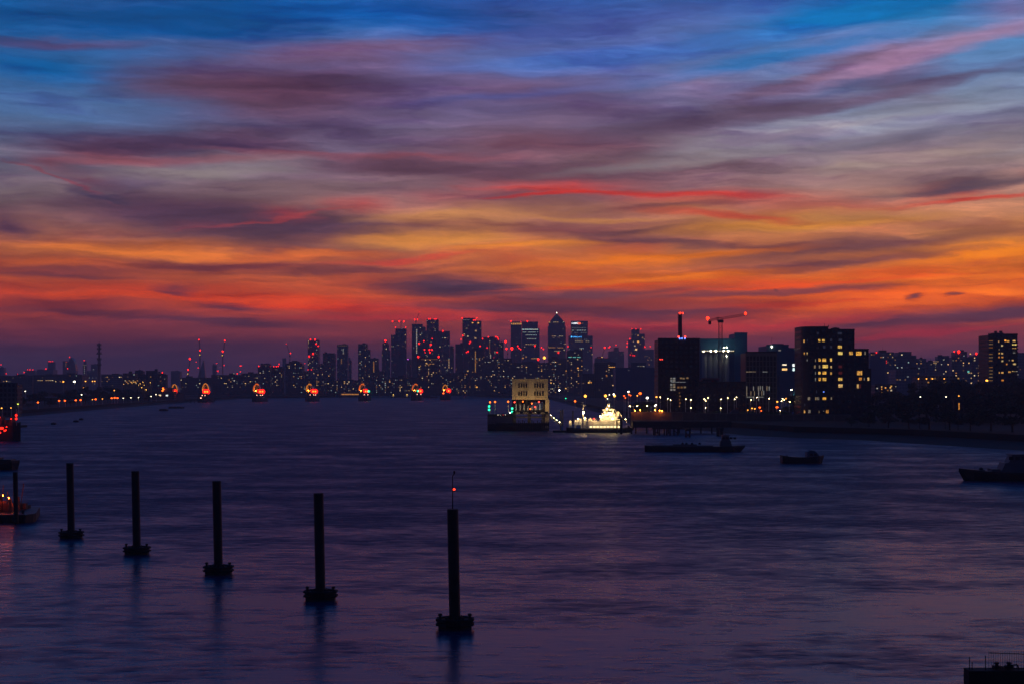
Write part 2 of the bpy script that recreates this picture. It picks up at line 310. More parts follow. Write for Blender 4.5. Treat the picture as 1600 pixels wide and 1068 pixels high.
# ---------------------------------------------------------------- materials
def mat(name, col, rough=0.7, metal=0.0, var=0.25, scale=0.4, bump=0.0):
    m = bpy.data.materials.new(name); m.use_nodes = True; t = NT(m.node_tree)
    bs = t.n['Principled BSDF']
    tc = t.new('ShaderNodeTexCoord')
    n = t.noise(tc.outputs['Object'], scale, 5, 0.6)
    f = t.mapr(n, 0.3, 0.7, 1 - var, 1 + var, 'LINEAR')
    c = t.vmath('MULTIPLY', (*col,), _vec(t, f))
    t.l.new(c, bs.inputs['Base Color'])
    bs.inputs['Roughness'].default_value = rough; bs.inputs['Metallic'].default_value = metal
    if bump:
        b = t.new('ShaderNodeBump'); b.inputs['Strength'].default_value = bump; t.l.new(n, b.inputs['Height']); t.l.new(b.outputs[0], bs.inputs['Normal'])
    return m
def facade(name, wall, glass, cw=3.2, ch=3.5, mortar=0.9, rough=0.5):
    """wall with a regular grid of unlit windows"""
    m = bpy.data.materials.new(name); m.use_nodes = True; t = NT(m.node_tree); bs = t.n['Principled BSDF']
    tc = t.new('ShaderNodeTexCoord'); sp = t.new('ShaderNodeSeparateXYZ'); t.l.new(tc.outputs['Object'], sp.inputs[0])
    cb = t.new('ShaderNodeCombineXYZ'); t.set(cb.inputs[0], t.math('ADD', sp.outputs[0], sp.outputs[1])); t.l.new(sp.outputs[2], cb.inputs[1])
    br = t.new('ShaderNodeTexBrick', offset=0.0); t.l.new(cb.outputs[0], br.inputs['Vector'])
    br.inputs['Color1'].default_value = (*glass, 1); br.inputs['Color2'].default_value = (*[g*0.55 for g in glass], 1); br.inputs['Mortar'].default_value = (*wall, 1)
    br.inputs['Scale'].default_value = 1; br.inputs['Mortar Size'].default_value = mortar/2; br.inputs['Brick Width'].default_value = cw; br.inputs['Row Height'].default_value = ch
    br.inputs['Mortar Smooth'].default_value = 0.05
    n = t.noise(tc.outputs['Object'], 0.08, 4, 0.6)
    t.l.new(t.vmath('MULTIPLY', br.outputs['Color'], _vec(t, t.mapr(n, 0.3, 0.7, 0.75, 1.25, 'LINEAR'))), bs.inputs['Base Color'])
    t.set(bs.inputs['Roughness'], t.mapr(br.outputs['Fac'], 0, 1, 0.18, rough, 'LINEAR'))
    return m
def glow(name, col, s, sample=False, vary=0.0):
    m = bpy.data.materials.new(name); m.use_nodes = True; t = NT(m.node_tree); bs = t.n['Principled BSDF']
    bs.inputs['Base Color'].default_value = (*[min(0.6, c*0.3+0.05) for c in col], 1); bs.inputs['Emission Color'].default_value = (*col, 1)
    bs.inputs['Emission Strength'].default_value = s; bs.inputs['Roughness'].default_value = 0.3
    if vary:                                    # curtains, lamps and furniture seen through the pane
        tc = t.new('ShaderNodeTexCoord'); oi = t.new('ShaderNodeObjectInfo')
        v = t.vmath('ADD', tc.outputs['Object'], _vec(t, t.math('MULTIPLY', oi.outputs['Random'], 90)))
        n = t.noise(v, 1.1, 3, 0.6)
        t.set(bs.inputs['Emission Color'], t.mixc(oi.outputs['Random'], (col[0], col[1]*.78, col[2]*.45, 1), (col[0]*.92, min(1, col[1]*1.22), min(1, col[2]*1.9), 1)))
        t.set(bs.inputs['Emission Strength'], t.mapr(n, 0.35, 0.65, s*(1-vary), s*(1+vary), 'LINEAR'))
    m.cycles.emission_sampling = 'FRONT_BACK' if sample else 'NONE'
    return m
M = {}
M['steel_dark'] = mat('dark painted steel', (0.022, 0.022, 0.026), 0.55, 0.3)
M['pile'] = mat('coated steel pile', (0.014, 0.014, 0.018), 0.5, 0.2, 0.4, 0.8)
M['rubber'] = mat('black rubber', (0.010, 0.010, 0.012), 0.8)
M['concrete'] = mat('weathered concrete', (0.16, 0.15, 0.14), 0.9, 0, 0.3, 0.25, 0.2)
M['concrete_dark'] = mat('damp concrete', (0.05, 0.05, 0.055), 0.9, 0, 0.35, 0.25, 0.2)
M['cream'] = mat('cream concrete panel', (0.56, 0.47, 0.30), 0.85, 0, 0.16, 0.18)
M['void'] = mat('dark opening', (0.008, 0.008, 0.01), 0.4)
M['timber'] = mat('wet timber', (0.03, 0.026, 0.022), 0.8, 0, 0.4, 0.6)
M['white_paint'] = mat('white ship paint', (0.72, 0.72, 0.70), 0.45, 0, 0.08)
M['hull_black'] = mat('black hull paint', (0.012, 0.012, 0.015), 0.5, 0, 0.3)
M['hull_blue'] = mat('blue tarpaulin', (0.03, 0.09, 0.16), 0.6, 0, 0.2)
M['hull_grey'] = mat('grey ship paint', (0.07, 0.08, 0.11), 0.6, 0, 0.2)
M['rust'] = mat('rusty machinery', (0.24, 0.10, 0.05), 0.8, 0, 0.4, 0.9)
M['shell'] = mat('stainless steel roof shell', (0.6, 0.58, 0.54), 0.5, 0.25, 0.1)
M['yellow_steel'] = mat('yellow painted steel', (0.55, 0.33, 0.03), 0.5, 0, 0.15)
M['pole'] = mat('pale lamp post', (0.62, 0.60, 0.56), 0.5, 0, 0.08)
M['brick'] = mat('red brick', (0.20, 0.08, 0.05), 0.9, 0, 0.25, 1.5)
M['roof_tile'] = mat('slate roof', (0.06, 0.055, 0.055), 0.8, 0, 0.25)
M['bark'] = mat('tree bark', (0.05, 0.04, 0.03), 0.9)
M['teal_clad'] = mat('teal sheet cladding', (0.016, 0.15, 0.29), 0.55, 0, 0.12, 0.05)
M['silo'] = mat('pale grey silo concrete', (0.36, 0.38, 0.38), 0.8, 0, 0.2, 0.1)
M['blue_clad'] = mat('blue grey cladding', (0.04, 0.12, 0.22), 0.6, 0, 0.15, 0.05)
M['frame_pale'] = mat('pale concrete frame', (0.17, 0.15, 0.14), 0.9, 0, 0.2, 0.2)
M['pinkish'] = mat('pale pink render', (0.36, 0.22, 0.22), 0.9)
M['wall_flood'] = mat('river wall concrete', (0.12, 0.10, 0.085), 0.9, 0, 0.3, 0.12)
def leafmat(name, a, b):
    m = bpy.data.materials.new(name); m.use_nodes = True; t = NT(m.node_tree); bs = t.n['Principled BSDF']
    tc = t.new('ShaderNodeTexCoord'); n = t.noise(tc.outputs['Object'], 0.5, 4, 0.7)
    t.l.new(t.mixc(t.mapr(n, 0.35, 0.65, 0, 1), (*a, 1), (*b, 1)), bs.inputs['Base Color'])
    bs.inputs['Roughness'].default_value = 0.7
    return m
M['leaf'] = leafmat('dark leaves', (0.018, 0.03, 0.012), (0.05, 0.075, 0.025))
M['leaf_lamplit'] = leafmat('lamplit green leaves', (0.05, 0.085, 0.02), (0.10, 0.14, 0.04))  # paler copy of the leaf colour, with lamplight put into it
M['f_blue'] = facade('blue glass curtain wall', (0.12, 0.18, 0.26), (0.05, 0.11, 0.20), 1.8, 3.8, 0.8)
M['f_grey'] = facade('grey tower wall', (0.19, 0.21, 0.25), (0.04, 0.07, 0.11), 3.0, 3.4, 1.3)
M['f_dark'] = facade('dark tower wall', (0.06, 0.07, 0.09), (0.015, 0.026, 0.042), 2.8, 3.2, 1.2)
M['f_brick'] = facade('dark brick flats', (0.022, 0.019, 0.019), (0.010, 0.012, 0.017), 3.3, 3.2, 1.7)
M['f_pale'] = facade('pale slab block', (0.13, 0.125, 0.12), (0.022, 0.026, 0.035), 3.4, 3.0, 1.5)
WARM, AMBER, COOL, WHITE, TEAL, ORANGE, RED, GREEN, BLUE, PURPLE = ((1, .60, .22), (1, .42, .07), (.72, .86, 1), (1, .86, .62), (.25, 1, .85), (1, .30, .03), (1, .035, .02), (.05, 1, .35), (.12, .25, 1), (.75, .12, 1))
for k, c in dict(warm=WARM, amber=AMBER, cool=COOL, white=WHITE).items():
    M['w_' + k + '_dim'] = glow(k + ' window dim', c, 0.17, vary=.5)
    M['w_' + k] = glow(k + ' window', c, 0.55, vary=.5)
    M['w_' + k + '_hi'] = glow(k + ' window bright', c, 1.5, vary=.4)
M['w_teal'] = glow('teal window', TEAL, 0.6); M['w_red'] = glow('red lit window', RED, 0.8)
M['l_red'] = glow('red warning lamp', (1, .012, .006), 5); M['l_red_soft'] = glow('red strip lamp', (1, .012, .006), 1.2)
M['l_red_pier'] = glow('red signal lamp', (1, .13, .008), 6, True); M['l_red_halo'] = glow('red signal halo', (1, .010, .004), 2.6, True)
M['l_green'] = glow('green lamp', (.02, 1, .45), 2.6, True); M['l_orange'] = glow('orange sodium lamp', (1, .10, .006), 5, True); M['l_yellow'] = glow('yellow lamp', (1, .36, .045), 4, True)
M['l_white'] = glow('white lamp', (1, .9, .72), 12, True); M['l_post'] = glow('street lamp lantern', (1, .70, .30), 70, True); M['l_flood'] = glow('deck floodlight', (1, .64, .24), 70, True)
M['l_hood'] = glow('pier hood lamp', (1, .28, .02), 110, True); M['l_blue'] = glow('blue lamp', BLUE, 3); M['l_purple'] = glow('violet lamp', PURPLE, 2)
M['l_silo'] = glow('silo gallery floodlight', (1, .92, .66), 30, True); M['l_teal'] = glow('teal floodlight', (.15, .85, 1), 26, True)
M['sign_white'] = glow('white sign letters', (1, 1, 1), 3.0); M['sign_red'] = glow('red sign', (1, .12, .04), 3.0); M['sign_blue'] = glow('blue sign letters', (.06, .42, 1), 3.2)

M['l_orange_s'] = glow('small orange lamp', (1, .14, .01), 4); M['l_red_s'] = glow('small red lamp', (1, .05, .03), 5); M['l_white_s'] = glow('small white lamp', (1, .88, .62), 5); M['l_barge'] = glow('orange work lamp', (1, .12, .006), 260, True); M['blue_strut'] = mat('blue painted steel', (.05, .12, .45), .5)
M['l_flood_s'] = glow('gangway lamp', (1, .8, .45), 40, True); M['hull_bright_blue'] = mat('bright blue cover', (.03, .16, .5), .5, 0, .15); M['w_tug'] = glow('tug cabin window', (1, .75, .36), 2.4); M['l_wall'] = glow('orange wall lamp', (1, .22, .02), 150, True); M['l_tail'] = glow('tail light', (1, .04, .02), 6)
M['l_red_pile'] = glow('red pile lamp', (1, .03, .008), 5, True)
M['l_pink'] = glow('pinkish deck lamp', (1, .45, .3), 5); M['l_yellow_soft'] = glow('soft yellow lamp', (1, .6, .12), 1.6)
M['hood_y'] = glow('amber glowing hood rib', (1, .30, .012), .7); M['hood_o'] = glow('orange glowing hood rib', (1, .16, .006), .8); M['l_tflood'] = glow('tower floodlight strip', (1, .66, .28), 46, True)

M['l_plant'] = glow('plant lamp', (1, .5, .09), 4, True); M['l_green_tree'] = glow('greenish lamp', (.7, .8, .1), 3); M['l_red_jetty'] = glow('red jetty lamp', (1, .015, .006), 4, True); M['l_red_hi'] = glow('strong red warning lamp', (1, .022, .005), 6)
M['w_apt_hi'] = glow('bright apartment window', (1, .56, .09), .8, vary=.6); M['w_apt'] = glow('apartment window', (1, .58, .16), .62, vary=.6); M['w_apt_am'] = glow('amber apartment window', (1, .40, .05), .6, vary=.5); M['w_apt_red'] = glow('red dim apartment window', (1, .12, .08), .05); M['w_apt_off'] = glow('dim apartment window', (.7, .75, 1), .022)

# ---------------------------------------------------------------- water, land, air
def make_water():
    m = bpy.data.materials.new('river water'); m.use_nodes = True; t = NT(m.node_tree); bs = t.n['Principled BSDF']
    bs.inputs['Base Color'].default_value = (0.002, 0.030, 0.115, 1); bs.inputs['IOR'].default_value = 1.33
    tc = t.new('ShaderNodeTexCoord'); o = tc.outputs['Object']
    # wind patches: smooth slicks against rippled water; sheltered and smooth among the piles close by
    patch = t.noise(t.mapping(o, rot=(0, 0, R(12)), scale=(0.55, 1.0, 1)), 0.05, 5, 0.6)
    sy = t.new('ShaderNodeSeparateXYZ'); t.l.new(o, sy.inputs[0])
    reach = t.mapr(sy.outputs[1], 120, 340, -0.24, 0.10)
    big = t.noise(t.mapping(o, rot=(0, 0, R(8)), scale=(0.45, 1.0, 1)), 0.16, 4, 0.6)
    mid = t.noise(t.mapping(o, rot=(0, 0, R(-5)), scale=(0.45, 1.0, 1)), 0.5, 4, 0.62)
    sml = t.noise(t.mapping(o, rot=(0, 0, R(10)), scale=(0.6, 1.0, 1)), 1.8, 4, 0.62)
    pm = t.mapr(t.math('ADD', t.math('ADD', patch, reach), t.math('MULTIPLY_ADD', mid, 0.9, -0.45)), 0.20, 0.82, 0.0, 1.0)
    h = t.math('ADD', t.math('MULTIPLY', big, 0.45), t.math('MULTIPLY', mid, 0.55))
    h = t.math('ADD', h, t.math('MULTIPLY', t.math('MULTIPLY', sml, 0.55), pm))
    b = t.new('ShaderNodeBump'); b.inputs['Distance'].default_value = WAVE; t.l.new(h, b.inputs['Height'])
    t.set(b.inputs['Strength'], t.mapr(pm, 0, 1, 0.12, 1.0, 'LINEAR'))
    t.l.new(b.outputs[0], bs.inputs['Normal'])
    t.set(bs.inputs['Roughness'], t.mapr(pm, 0, 1, 0.25, 0.56, 'LINEAR'))
    w = MB().add([(-5800, -240, 0), (5800, -240, 0), (5800, 13800, 0), (-5800, 13800, 0)], [(0, 1, 2, 3)])
    return struct(w.build('water', m))
WAVE = 1.0
make_water()

def ground_mat():
    m = bpy.data.materials.new('bank ground'); m.use_nodes = True; t = NT(m.node_tree); bs = t.n['Principled BSDF']
    tc = t.new('ShaderNodeTexCoord'); n = t.noise(tc.outputs['Object'], 0.03, 6, 0.65)
    t.l.new(t.mixc(t.mapr(n, 0.4, 0.6, 0, 1), (0.007, 0.009, 0.005, 1), (0.014, 0.013, 0.011, 1)), bs.inputs['Base Color']); bs.inputs['Roughness'].default_value = 0.95
    return m
GM = ground_mat()
MUD = mat('wet foreshore mud', (0.012, 0.011, 0.011), 0.85, 0, 0.35, 0.08, 0.4)
LAND = 4.6
def bank(edge, far_pts, name, beach):
    """edge: waterline points (x, y); land behind it closed by far_pts; beach: width of the sloping foreshore towards +side"""
    n = len(edge); ins = []
    for i, (x, y) in enumerate(edge):
        a, b = edge[max(0, i-1)], edge[min(n-1, i+1)]; dx, dy = b[0]-a[0], b[1]-a[1]; L = math.hypot(dx, dy)
        w = beach[i]; ins.append((x + dy/L*w, y - dx/L*w))
    s = MB().add([(x, y, -0.12) for x, y in edge] + [(x, y, 1.8) for x, y in ins], [(i, i+1, n+i+1, n+i) for i in range(n-1)])
    struct(s.build('foreshore', MUD))
    g = MB(); pts = ins + far_pts
    g.prism(pts, 1.0, LAND); struct(g.build(name, GM))
    return ins
# right bank, from the near frame edge up the river (the land lies to the right of the direction of travel)
right_edge = [(330, 120), (240, 380), (199, 560), (181, 610), (163, 662), (140, 690), (119, 720), (108, 800), (76, 890), (84, 1150), (79, 1340), (66, 2380)]
right_in = bank(right_edge, [(66, 2600), (900, 2700), (5700, 2700), (5700, -200), (360, -200)], 'ground_right_bank', [40, 40, 34, 32, 32, 30, 26, 18, 12, 8, 6, 4])
# left bank, travelled down the river so that the land stays on the right
left_edge = [(-480, 2500), (-470, 2060), (-452, 1805), (-424, 1440), (-396, 1130), (-300, 700), (-250, 300), (-240, -180)]
bank(left_edge, [(-5700, -180), (-5700, 2500)], 'ground_left_bank', [10]*8)
far_edge = [(-5700, 2560), (-560, 2600), (-400, 2760), (-330, 3250), (-100, 3380), (-40, 2900), (66, 2480), (5700, 2760)][::-1]
far_edge = far_edge[::-1]
gm = MB(); gm.prism(far_edge + [(5700, 13700), (-5700, 13700)], -0.8, LAND - 0.006); struct(gm.build('ground_far_bank', GM))

# the evening air over the river
def haze():
    m = bpy.data.materials.new('evening haze'); m.use_nodes = True; t = NT(m.node_tree); t.n.clear()
    pv = t.new('ShaderNodeVolumePrincipled'); pv.inputs['Color'].default_value = (0.86, 0.88, 1.0, 1); pv.inputs['Density'].default_value = HAZE; pv.inputs['Anisotropy'].default_value = 0.45
    out = t.new('ShaderNodeOutputMaterial'); t.l.new(pv.outputs[0], out.inputs['Volume'])
    b = MB().box(-5850, 5850, -260, 13900, -1.9, 275)
    o = b.build('haze', m); o['kind'] = 'stuff'
HAZE = 1.3e-4
if not os.environ.get('NOHAZE'): haze()

# ---------------------------------------------------------------- mooring piles in the foreground
def pile(px, yb, ytop, label, collar=True, mast=False):
    D = DW(yb); x = X(px, D)
    root = thing('mooring_pile', label, 'mooring pile', (x, D, 0), 0, 'row of mooring piles standing in the river')
    h = Z(ytop, D); r = 0.60 if collar else 0.44
    lean = -0.020 * h
    b = MB().tube((-lean * 0.1, 0, -1.5), (lean, 0, h), r, n=20)
    o = b.build('pile_shaft', M['pile'], root, smooth=False)
    MB().tube((lean, 0, h), (lean, 0, h + 0.05), r * 0.93, n=20).build('pile_cap', M['steel_dark'], root)
    if collar:
        R1 = 2.02
        c = MB()
        def octo(rr): return [(rr * math.cos(math.pi/8 + i*math.pi/4), rr * math.sin(math.pi/8 + i*math.pi/4) * 0.8) for i in range(8)]
        c.prism(octo(R1 * 0.94), -0.6, 0.30); c.prism(octo(R1 * 0.97), 0.70, 0.86); c.prism(octo(R1 * 0.90), 0.30, 0.70)
        c.build('floating_collar', M['steel_dark'], root)
        f = MB()
        for zz in (0.5, 1.0):
            pts = [(px_ * 1.02, py_ * 1.02, zz) for px_, py_ in octo(R1)] ; pts.append(pts[0]); f.path(pts, 0.14, 8)
        f.build('fender_ring', M['rubber'], root)
        g = MB().prism(octo(r * 2.0), 0.86, 1.0, octo(r * 1.8)).prism(octo(r * 1.35), 1.0, 1.3, octo(r * 1.2))
        for k in range(6):
            a = math.pi/3*k + 0.4; g.add([(r*1.05*math.cos(a-.06), r*1.05*math.sin(a-.06), 0.86), (r*2.3*math.cos(a-.03), r*2.3*math.sin(a-.03), 0.86), (r*2.3*math.cos(a+.03), r*2.3*math.sin(a+.03), 0.86), (r*1.05*math.cos(a+.06), r*1.05*math.sin(a+.06), 0.86), (r*1.1*math.cos(a), r*1.1*math.sin(a), 1.45)], [(0,3,2,1),(0,1,4),(1,2,4),(2,3,4),(3,0,4)])
        g.build('guide_roller_housing', M['steel_dark'], root)
        for sx in (-1, 1):
            bo = MB().tube((0, 0, 0), (0, 0, 0.55), 0.16, 0.13, 10).tube((0, 0, 0.55), (0, 0, 0.78), 0.24, 0.20, 10)
            bo.build('bollard', M['steel_dark'], root, (sx * R1 * 0.78, -0.25, 0.86))
            kn = MB().box(-.35, .35, -.2, .2, 0, .3).box(-.1, .1, -.1, .1, .3, .5)
            kn.build('cleat', M['steel_dark'], root, (sx * R1 * 0.45, -R1 * 0.45, 0.86))
    if mast:
        m = MB().tube((lean, 0, h), (lean, 0, h + 3.6), 0.06, 0.04, 8).path([(lean, 0, h + 3.6), (lean + .16, 0, h + 3.75), (lean + .17, 0, h + 4.05)], .05)
        m.tube((lean + .17, 0, h + 3.8), (lean + .17, 0, h + 4.1), .09, .09, 8)
        mm = m.build('lamp_mast', M['steel_dark'], root)
        MB().tube((lean + .16, -.05, h + 1.9), (lean + .16, -.05, h + 2.02), .09, .09, 10).bar((lean, 0, h + 1.9), (lean + .16, -.05, h + 1.9), .05).build('lamp_base', M['steel_dark'], root)
        MB().ball((lean + .16, -.05, h + 2.14), .12, 12, 8).build('warning_light', M['l_red_pile'], root)
pile(711, 981, 795, 'nearest mooring pile, carrying a thin mast with a red lamp', mast=True)
pile(501, 936, 770, 'bare dark mooring pile next to the one with the red lamp')
pile(341.5, 896, 751, 'dark mooring pile, third out from the near end of the row')
pile(214, 865, 735.5, 'dark mooring pile, fourth out, between two collared piles')
pile(111.5, 840, 723, 'farthest collared mooring pile, before the barge at the left')
pile(25.5, 818, 737, 'slim mooring pile without collar in front of the orange lit barge', collar=False)

# ---------------------------------------------------------------- boats
def hull(L, B, Hd, bow=0.22, stern=0.08, sheer=0.5, flare=0.8, n=14, draft=0.5):
    """hull along +X (bow at +L/2); returns MB"""
    rings = []
    for k in range(n + 1):
        t = k / n; x = -L/2 + L * t
        w = 1.0
        if t > 1 - bow: w = math.sqrt(max(0.0, 1 - ((t - 1 + bow) / bow) ** 2)) * 0.97 + 0.03
        if t < stern: w = 0.82 + 0.18 * (t / stern)
        zt = Hd + sheer * (abs(2*t - 1) ** 2.2)
        b = B/2 * w
        rings.append([(x - (0.0 if t < 1 else 0.0), -b*flare, -draft), (x, b*flare, -draft), (x + 0.06*L*(t>.97), b, zt*0.75), (x + 0.06*L*(t>.97), b, zt), (x + 0.06*L*(t>.97), -b, zt), (x + 0.06*L*(t>.97), -b, zt*0.75)])
    return MB().loft(rings)
def rail(mb, pts, h, r=0.035, post=2.0):
    for a, b in zip(pts, pts[1:]):
        a, b = Vector(a), Vector(b); n = max(1, round((b-a).length / post))
        for i in range(n + 1):
            q = a.lerp(b, i/n); mb.bar(q, q + Vector((0, 0, h)), r)
        for f in (0.5, 1.0): mb.bar(a + Vector((0,0,h*f)), b + Vector((0,0,h*f)), r)
    return mb

# long low barge with a wheelhouse aft, px 1008-1155
D = 552; x = X(1081, D); w = 147 * D / F; u = D / F
bt = thing('motor_barge', 'long low dark motor barge with its wheelhouse near the right end', 'barge', (x, D, 0), R(-4))
hull(w, 6.8, 2.0, .10, .07, .5).build('hull', M['hull_black'], bt)
MB().box(-w*.42, w*.22, -2.6, 2.6, 1.9, 2.5).box(-w*.2, w*.05, -2.3, 2.3, 2.5, 2.9).build('hatch_covers', M['hull_grey'], bt)
for sy in (-3, 3): rail(MB(), [(-w*.48, sy, 2.2), (-w*.28, sy, 2.0)], 1.0).build('railing', M['steel_dark'], bt)
wh = MB().prism([(w*.29, -2.3), (w*.42, -2.3), (w*.42, 2.3), (w*.29, 2.3)], 1.9, 4.3, [(w*.30, -2.1), (w*.405, -2.1), (w*.405, 2.1), (w*.30, 2.1)])
wh.prism([(w*.31, -1.9), (w*.40, -1.9), (w*.40, 1.9), (w*.31, 1.9)], 4.3, 6.3, [(w*.315, -1.7), (w*.385, -1.7), (w*.385, 1.7), (w*.315, 1.7)])
who = wh.build('wheelhouse', M['hull_grey'], bt)
MB().box(w*.305, w*.40, -2.0, 2.0, 6.3, 6.45).build('wheelhouse_roof', M['hull_grey'], bt)
for k in range(4): MB().box(0, 1.1, 0, .06, 0, .8).build('window', M['void'], who, (w*.318 + k*1.4, -1.95, 4.9))
MB().tube((w*.35, 0, 6.4), (w*.35, 0, 8.6), .07, .04).bar((w*.335, 0, 7.6), (w*.365, 0, 7.6), .05).build('mast', M['steel_dark'], bt)
for q in (-.1, -.06, 0.0, .08): MB().ball((0, 0, .3), .45, 8, 5, 0.8).box(-.5, .5, -.4, .4, -.1, .2).build('deck_winch', M['steel_dark'], bt, (w*q, -1.4, 2.95))

# small workboat, px 1220-1285, pale cabin at the right end
D = DW(723); x = X(1252, D); w = 63 * D / F
bt = thing('workboat', 'small dark workboat with a grey blue rounded cabin at its right end', 'boat', (x, D, 0), R(2))
hull(w, 4.8, 2.1, .20, .10, .6).build('hull', M['hull_black'], bt)
cb = MB()
prof = [(w*.12, 1.9), (w*.125, 3.8), (w*.20, 4.4), (w*.31, 4.2), (w*.39, 3.2), (w*.45, 2.0)]
cb.loft([[(a, -1.5, b) for a, b in prof], [(a, 1.5, b) for a, b in prof]]); cbo = cb.build('cabin', M['hull_blue'], bt)
for k in range(2): MB().box(0, .9, 0, .06, 0, .7).build('window', M['void'], cbo, (w*.19 + k*1.3, -1.56, 2.6))
MB().tube((w*.2, 0, 3.7), (w*.2, 0, 4.9), .05).build('mast', M['steel_dark'], bt)
MB().tube((-w*.36, 0, 1.8), (-w*.36, 0, 2.6), .5, .4, 10).box(-w*.42, -w*.28, -.9, .9, 1.7, 2.2).build('winch', M['steel_dark'], bt)
rl = MB(); rail(rl, [(-w*.3, -2.0, 1.7), (w*.14, -2.0, 1.7)], .5); rl.build('railing', M['steel_dark'], bt)

# tug cut off by the right edge, px 1508-1600
D = DW(750); w = 150 * D / F; x = X(1508, D) + w/2
bt = thing('moored_tug', 'grey tug lying moored at the right, its bow pointing left', 'tug', (x, D, 0), R(178))
hull(w, 7.5, 2.4, .30, .1, .9).build('hull', M['hull_black'], bt)
MB().prism([(-w*.35, -2.8), (w*.16, -2.8), (w*.16, 2.8), (-w*.35, 2.8)], 2.0, 4.9, [(-w*.35, -2.6), (w*.11, -2.6), (w*.11, 2.6), (-w*.35, 2.6)]).prism([(w*.16, -2.2), (w*.24, -2.2), (w*.24, 2.2), (w*.16, 2.2)], 1.9, 3.2).build('deckhouse', M['hull_grey'], bt)
who = MB().prism([(-w*.28, -2.1), (w*.07, -2.1), (w*.07, 2.1), (-w*.28, 2.1)], 4.9, 7.0, [(-w*.28, -1.9), (w*.03, -1.9), (w*.03, 1.9), (-w*.28, 1.9)]).build('wheelhouse', M['hull_grey'], bt)
MB().box(-w*.3, w*.05, -2.2, 2.2, 7.0, 7.2).build('wheelhouse_roof', M['hull_grey'], bt)
for k in range(5): MB().box(0, 1.2, 0, .08, 0, .9).build('window', M['void'], who, (-w*.24 + k*1.7, 2.02, 5.7))
rl = MB(); rail(rl, [(w*.25, 2.6, 2.3), (w*.42, 1.9, 2.7)], .9); rl.build('railing', M['steel_dark'], bt)
MB().tube((-w*.12, 0, 7.2), (-w*.12, 0, 10), .1, .06).bar((-w*.12, -1, 9), (-w*.12, 1, 9), .08).build('mast', M['steel_dark'], bt)
MB().box(w*.3, w*.36, -.9, .9, 2.2, 2.9).ball((w*.33, 0, 3.0), .6, 10, 6).build('anchor_winch', M['steel_dark'], bt)

# barge with orange lit machinery, px 0-62
D = DW(816) + 5; w = 110 * D / F; x = X(63, D) - w/2
bt = thing('crane_barge', 'flat barge at the left carrying machinery lit orange', 'barge', (x, D, 0), R(0))
hb = MB(); pl = [(-w/2, -6), (w*.44, -6), (w*.5, -4.0), (w*.5, -2.5), (w*.20, 12), (-w/2, 12)]
hb.prism(pl, -.6, 1.6); hb.build('hull', M['hull_black'], bt)
for k in range(6): MB().tube((0, 0, 1.2), (0, 0, .2), .3, n=8).build('fender', M['rubber'], bt, (-w*.4 + k*2.2, -6.15, 0))
mr = random.Random(4); mc = MB()
for k in range(16):
    a, b_ = mr.uniform(-w*.42, w*.12), mr.uniform(0, 7); s_ = mr.uniform(.5, 1.3); hh_ = mr.uniform(.9, 3.2) * (1 - max(0, a) / (w*.3))
    if k % 3: mc.box(a-s_, a+s_, b_-s_*.7, b_+s_*.7, 1.6, 1.6+hh_)
    else: mc.tube((a, b_, 1.6), (a, b_, 1.6+hh_*1.2), s_*.5, s_*.35, 8)
mc.build('machinery', M['rust'], bt)
for k in range(7):
    a, b_ = mr.uniform(-w*.4, w*.15), mr.uniform(-1, 5); MB().bar((a, b_, 1.6), (a + mr.uniform(-1.5, 1.5), b_, 1.6 + mr.uniform(3, 5.2)), .12).build('derrick_spar', M['rust'], bt)
for a, b_, c_ in ((-w*.20, .2, 4.8), (-w*.05, .4, 4.7), (w*.03, .6, 4.2), (w*.10, .8, 3.5), (-w*.33, .2, 4.8)): 
    MB().tube((a, b_, 1.6), (a, b_, c_-.2), .06, n=6).build('lamp_post', M['steel_dark'], bt)
    MB().ball((a, b_+.2, c_), .075).build('work_lamp', M['l_barge'], bt)
for a in (.26, .34): MB().tube((w*a, -3.4, 1.6), (w*a, -3.4, 2.3), .25, .3, 8).build('bollard', M['steel_dark'], bt)
for a, b_, c_, d_ in ((-.36, -.18, -4.4, -3.0), (.02, .14, 6, 9)): MB().box(w*a, w*b_, c_, d_, 1.6, 2.25).build('hatch_cover', M['steel_dark'], bt)
# lighter lying behind it, px 0-26
D = DW(733); w = 60 * D / F; x = X(26.5, D) - w/2
bt = thing('lighter', 'unlit empty lighter beyond the barge with orange machinery', 'barge', (x, D, 0), R(3))
hull(w, 6, 2.6, .10, .10, .3).build('hull', M['hull_black'], bt)
MB().box(-w*.42, w*.40, -2.5, 2.5, 2.6, 3.2).box(-w*.40, w*.1, -2, 2, 3.2, 3.7).build('hatch_covers', M['hull_black'], bt)
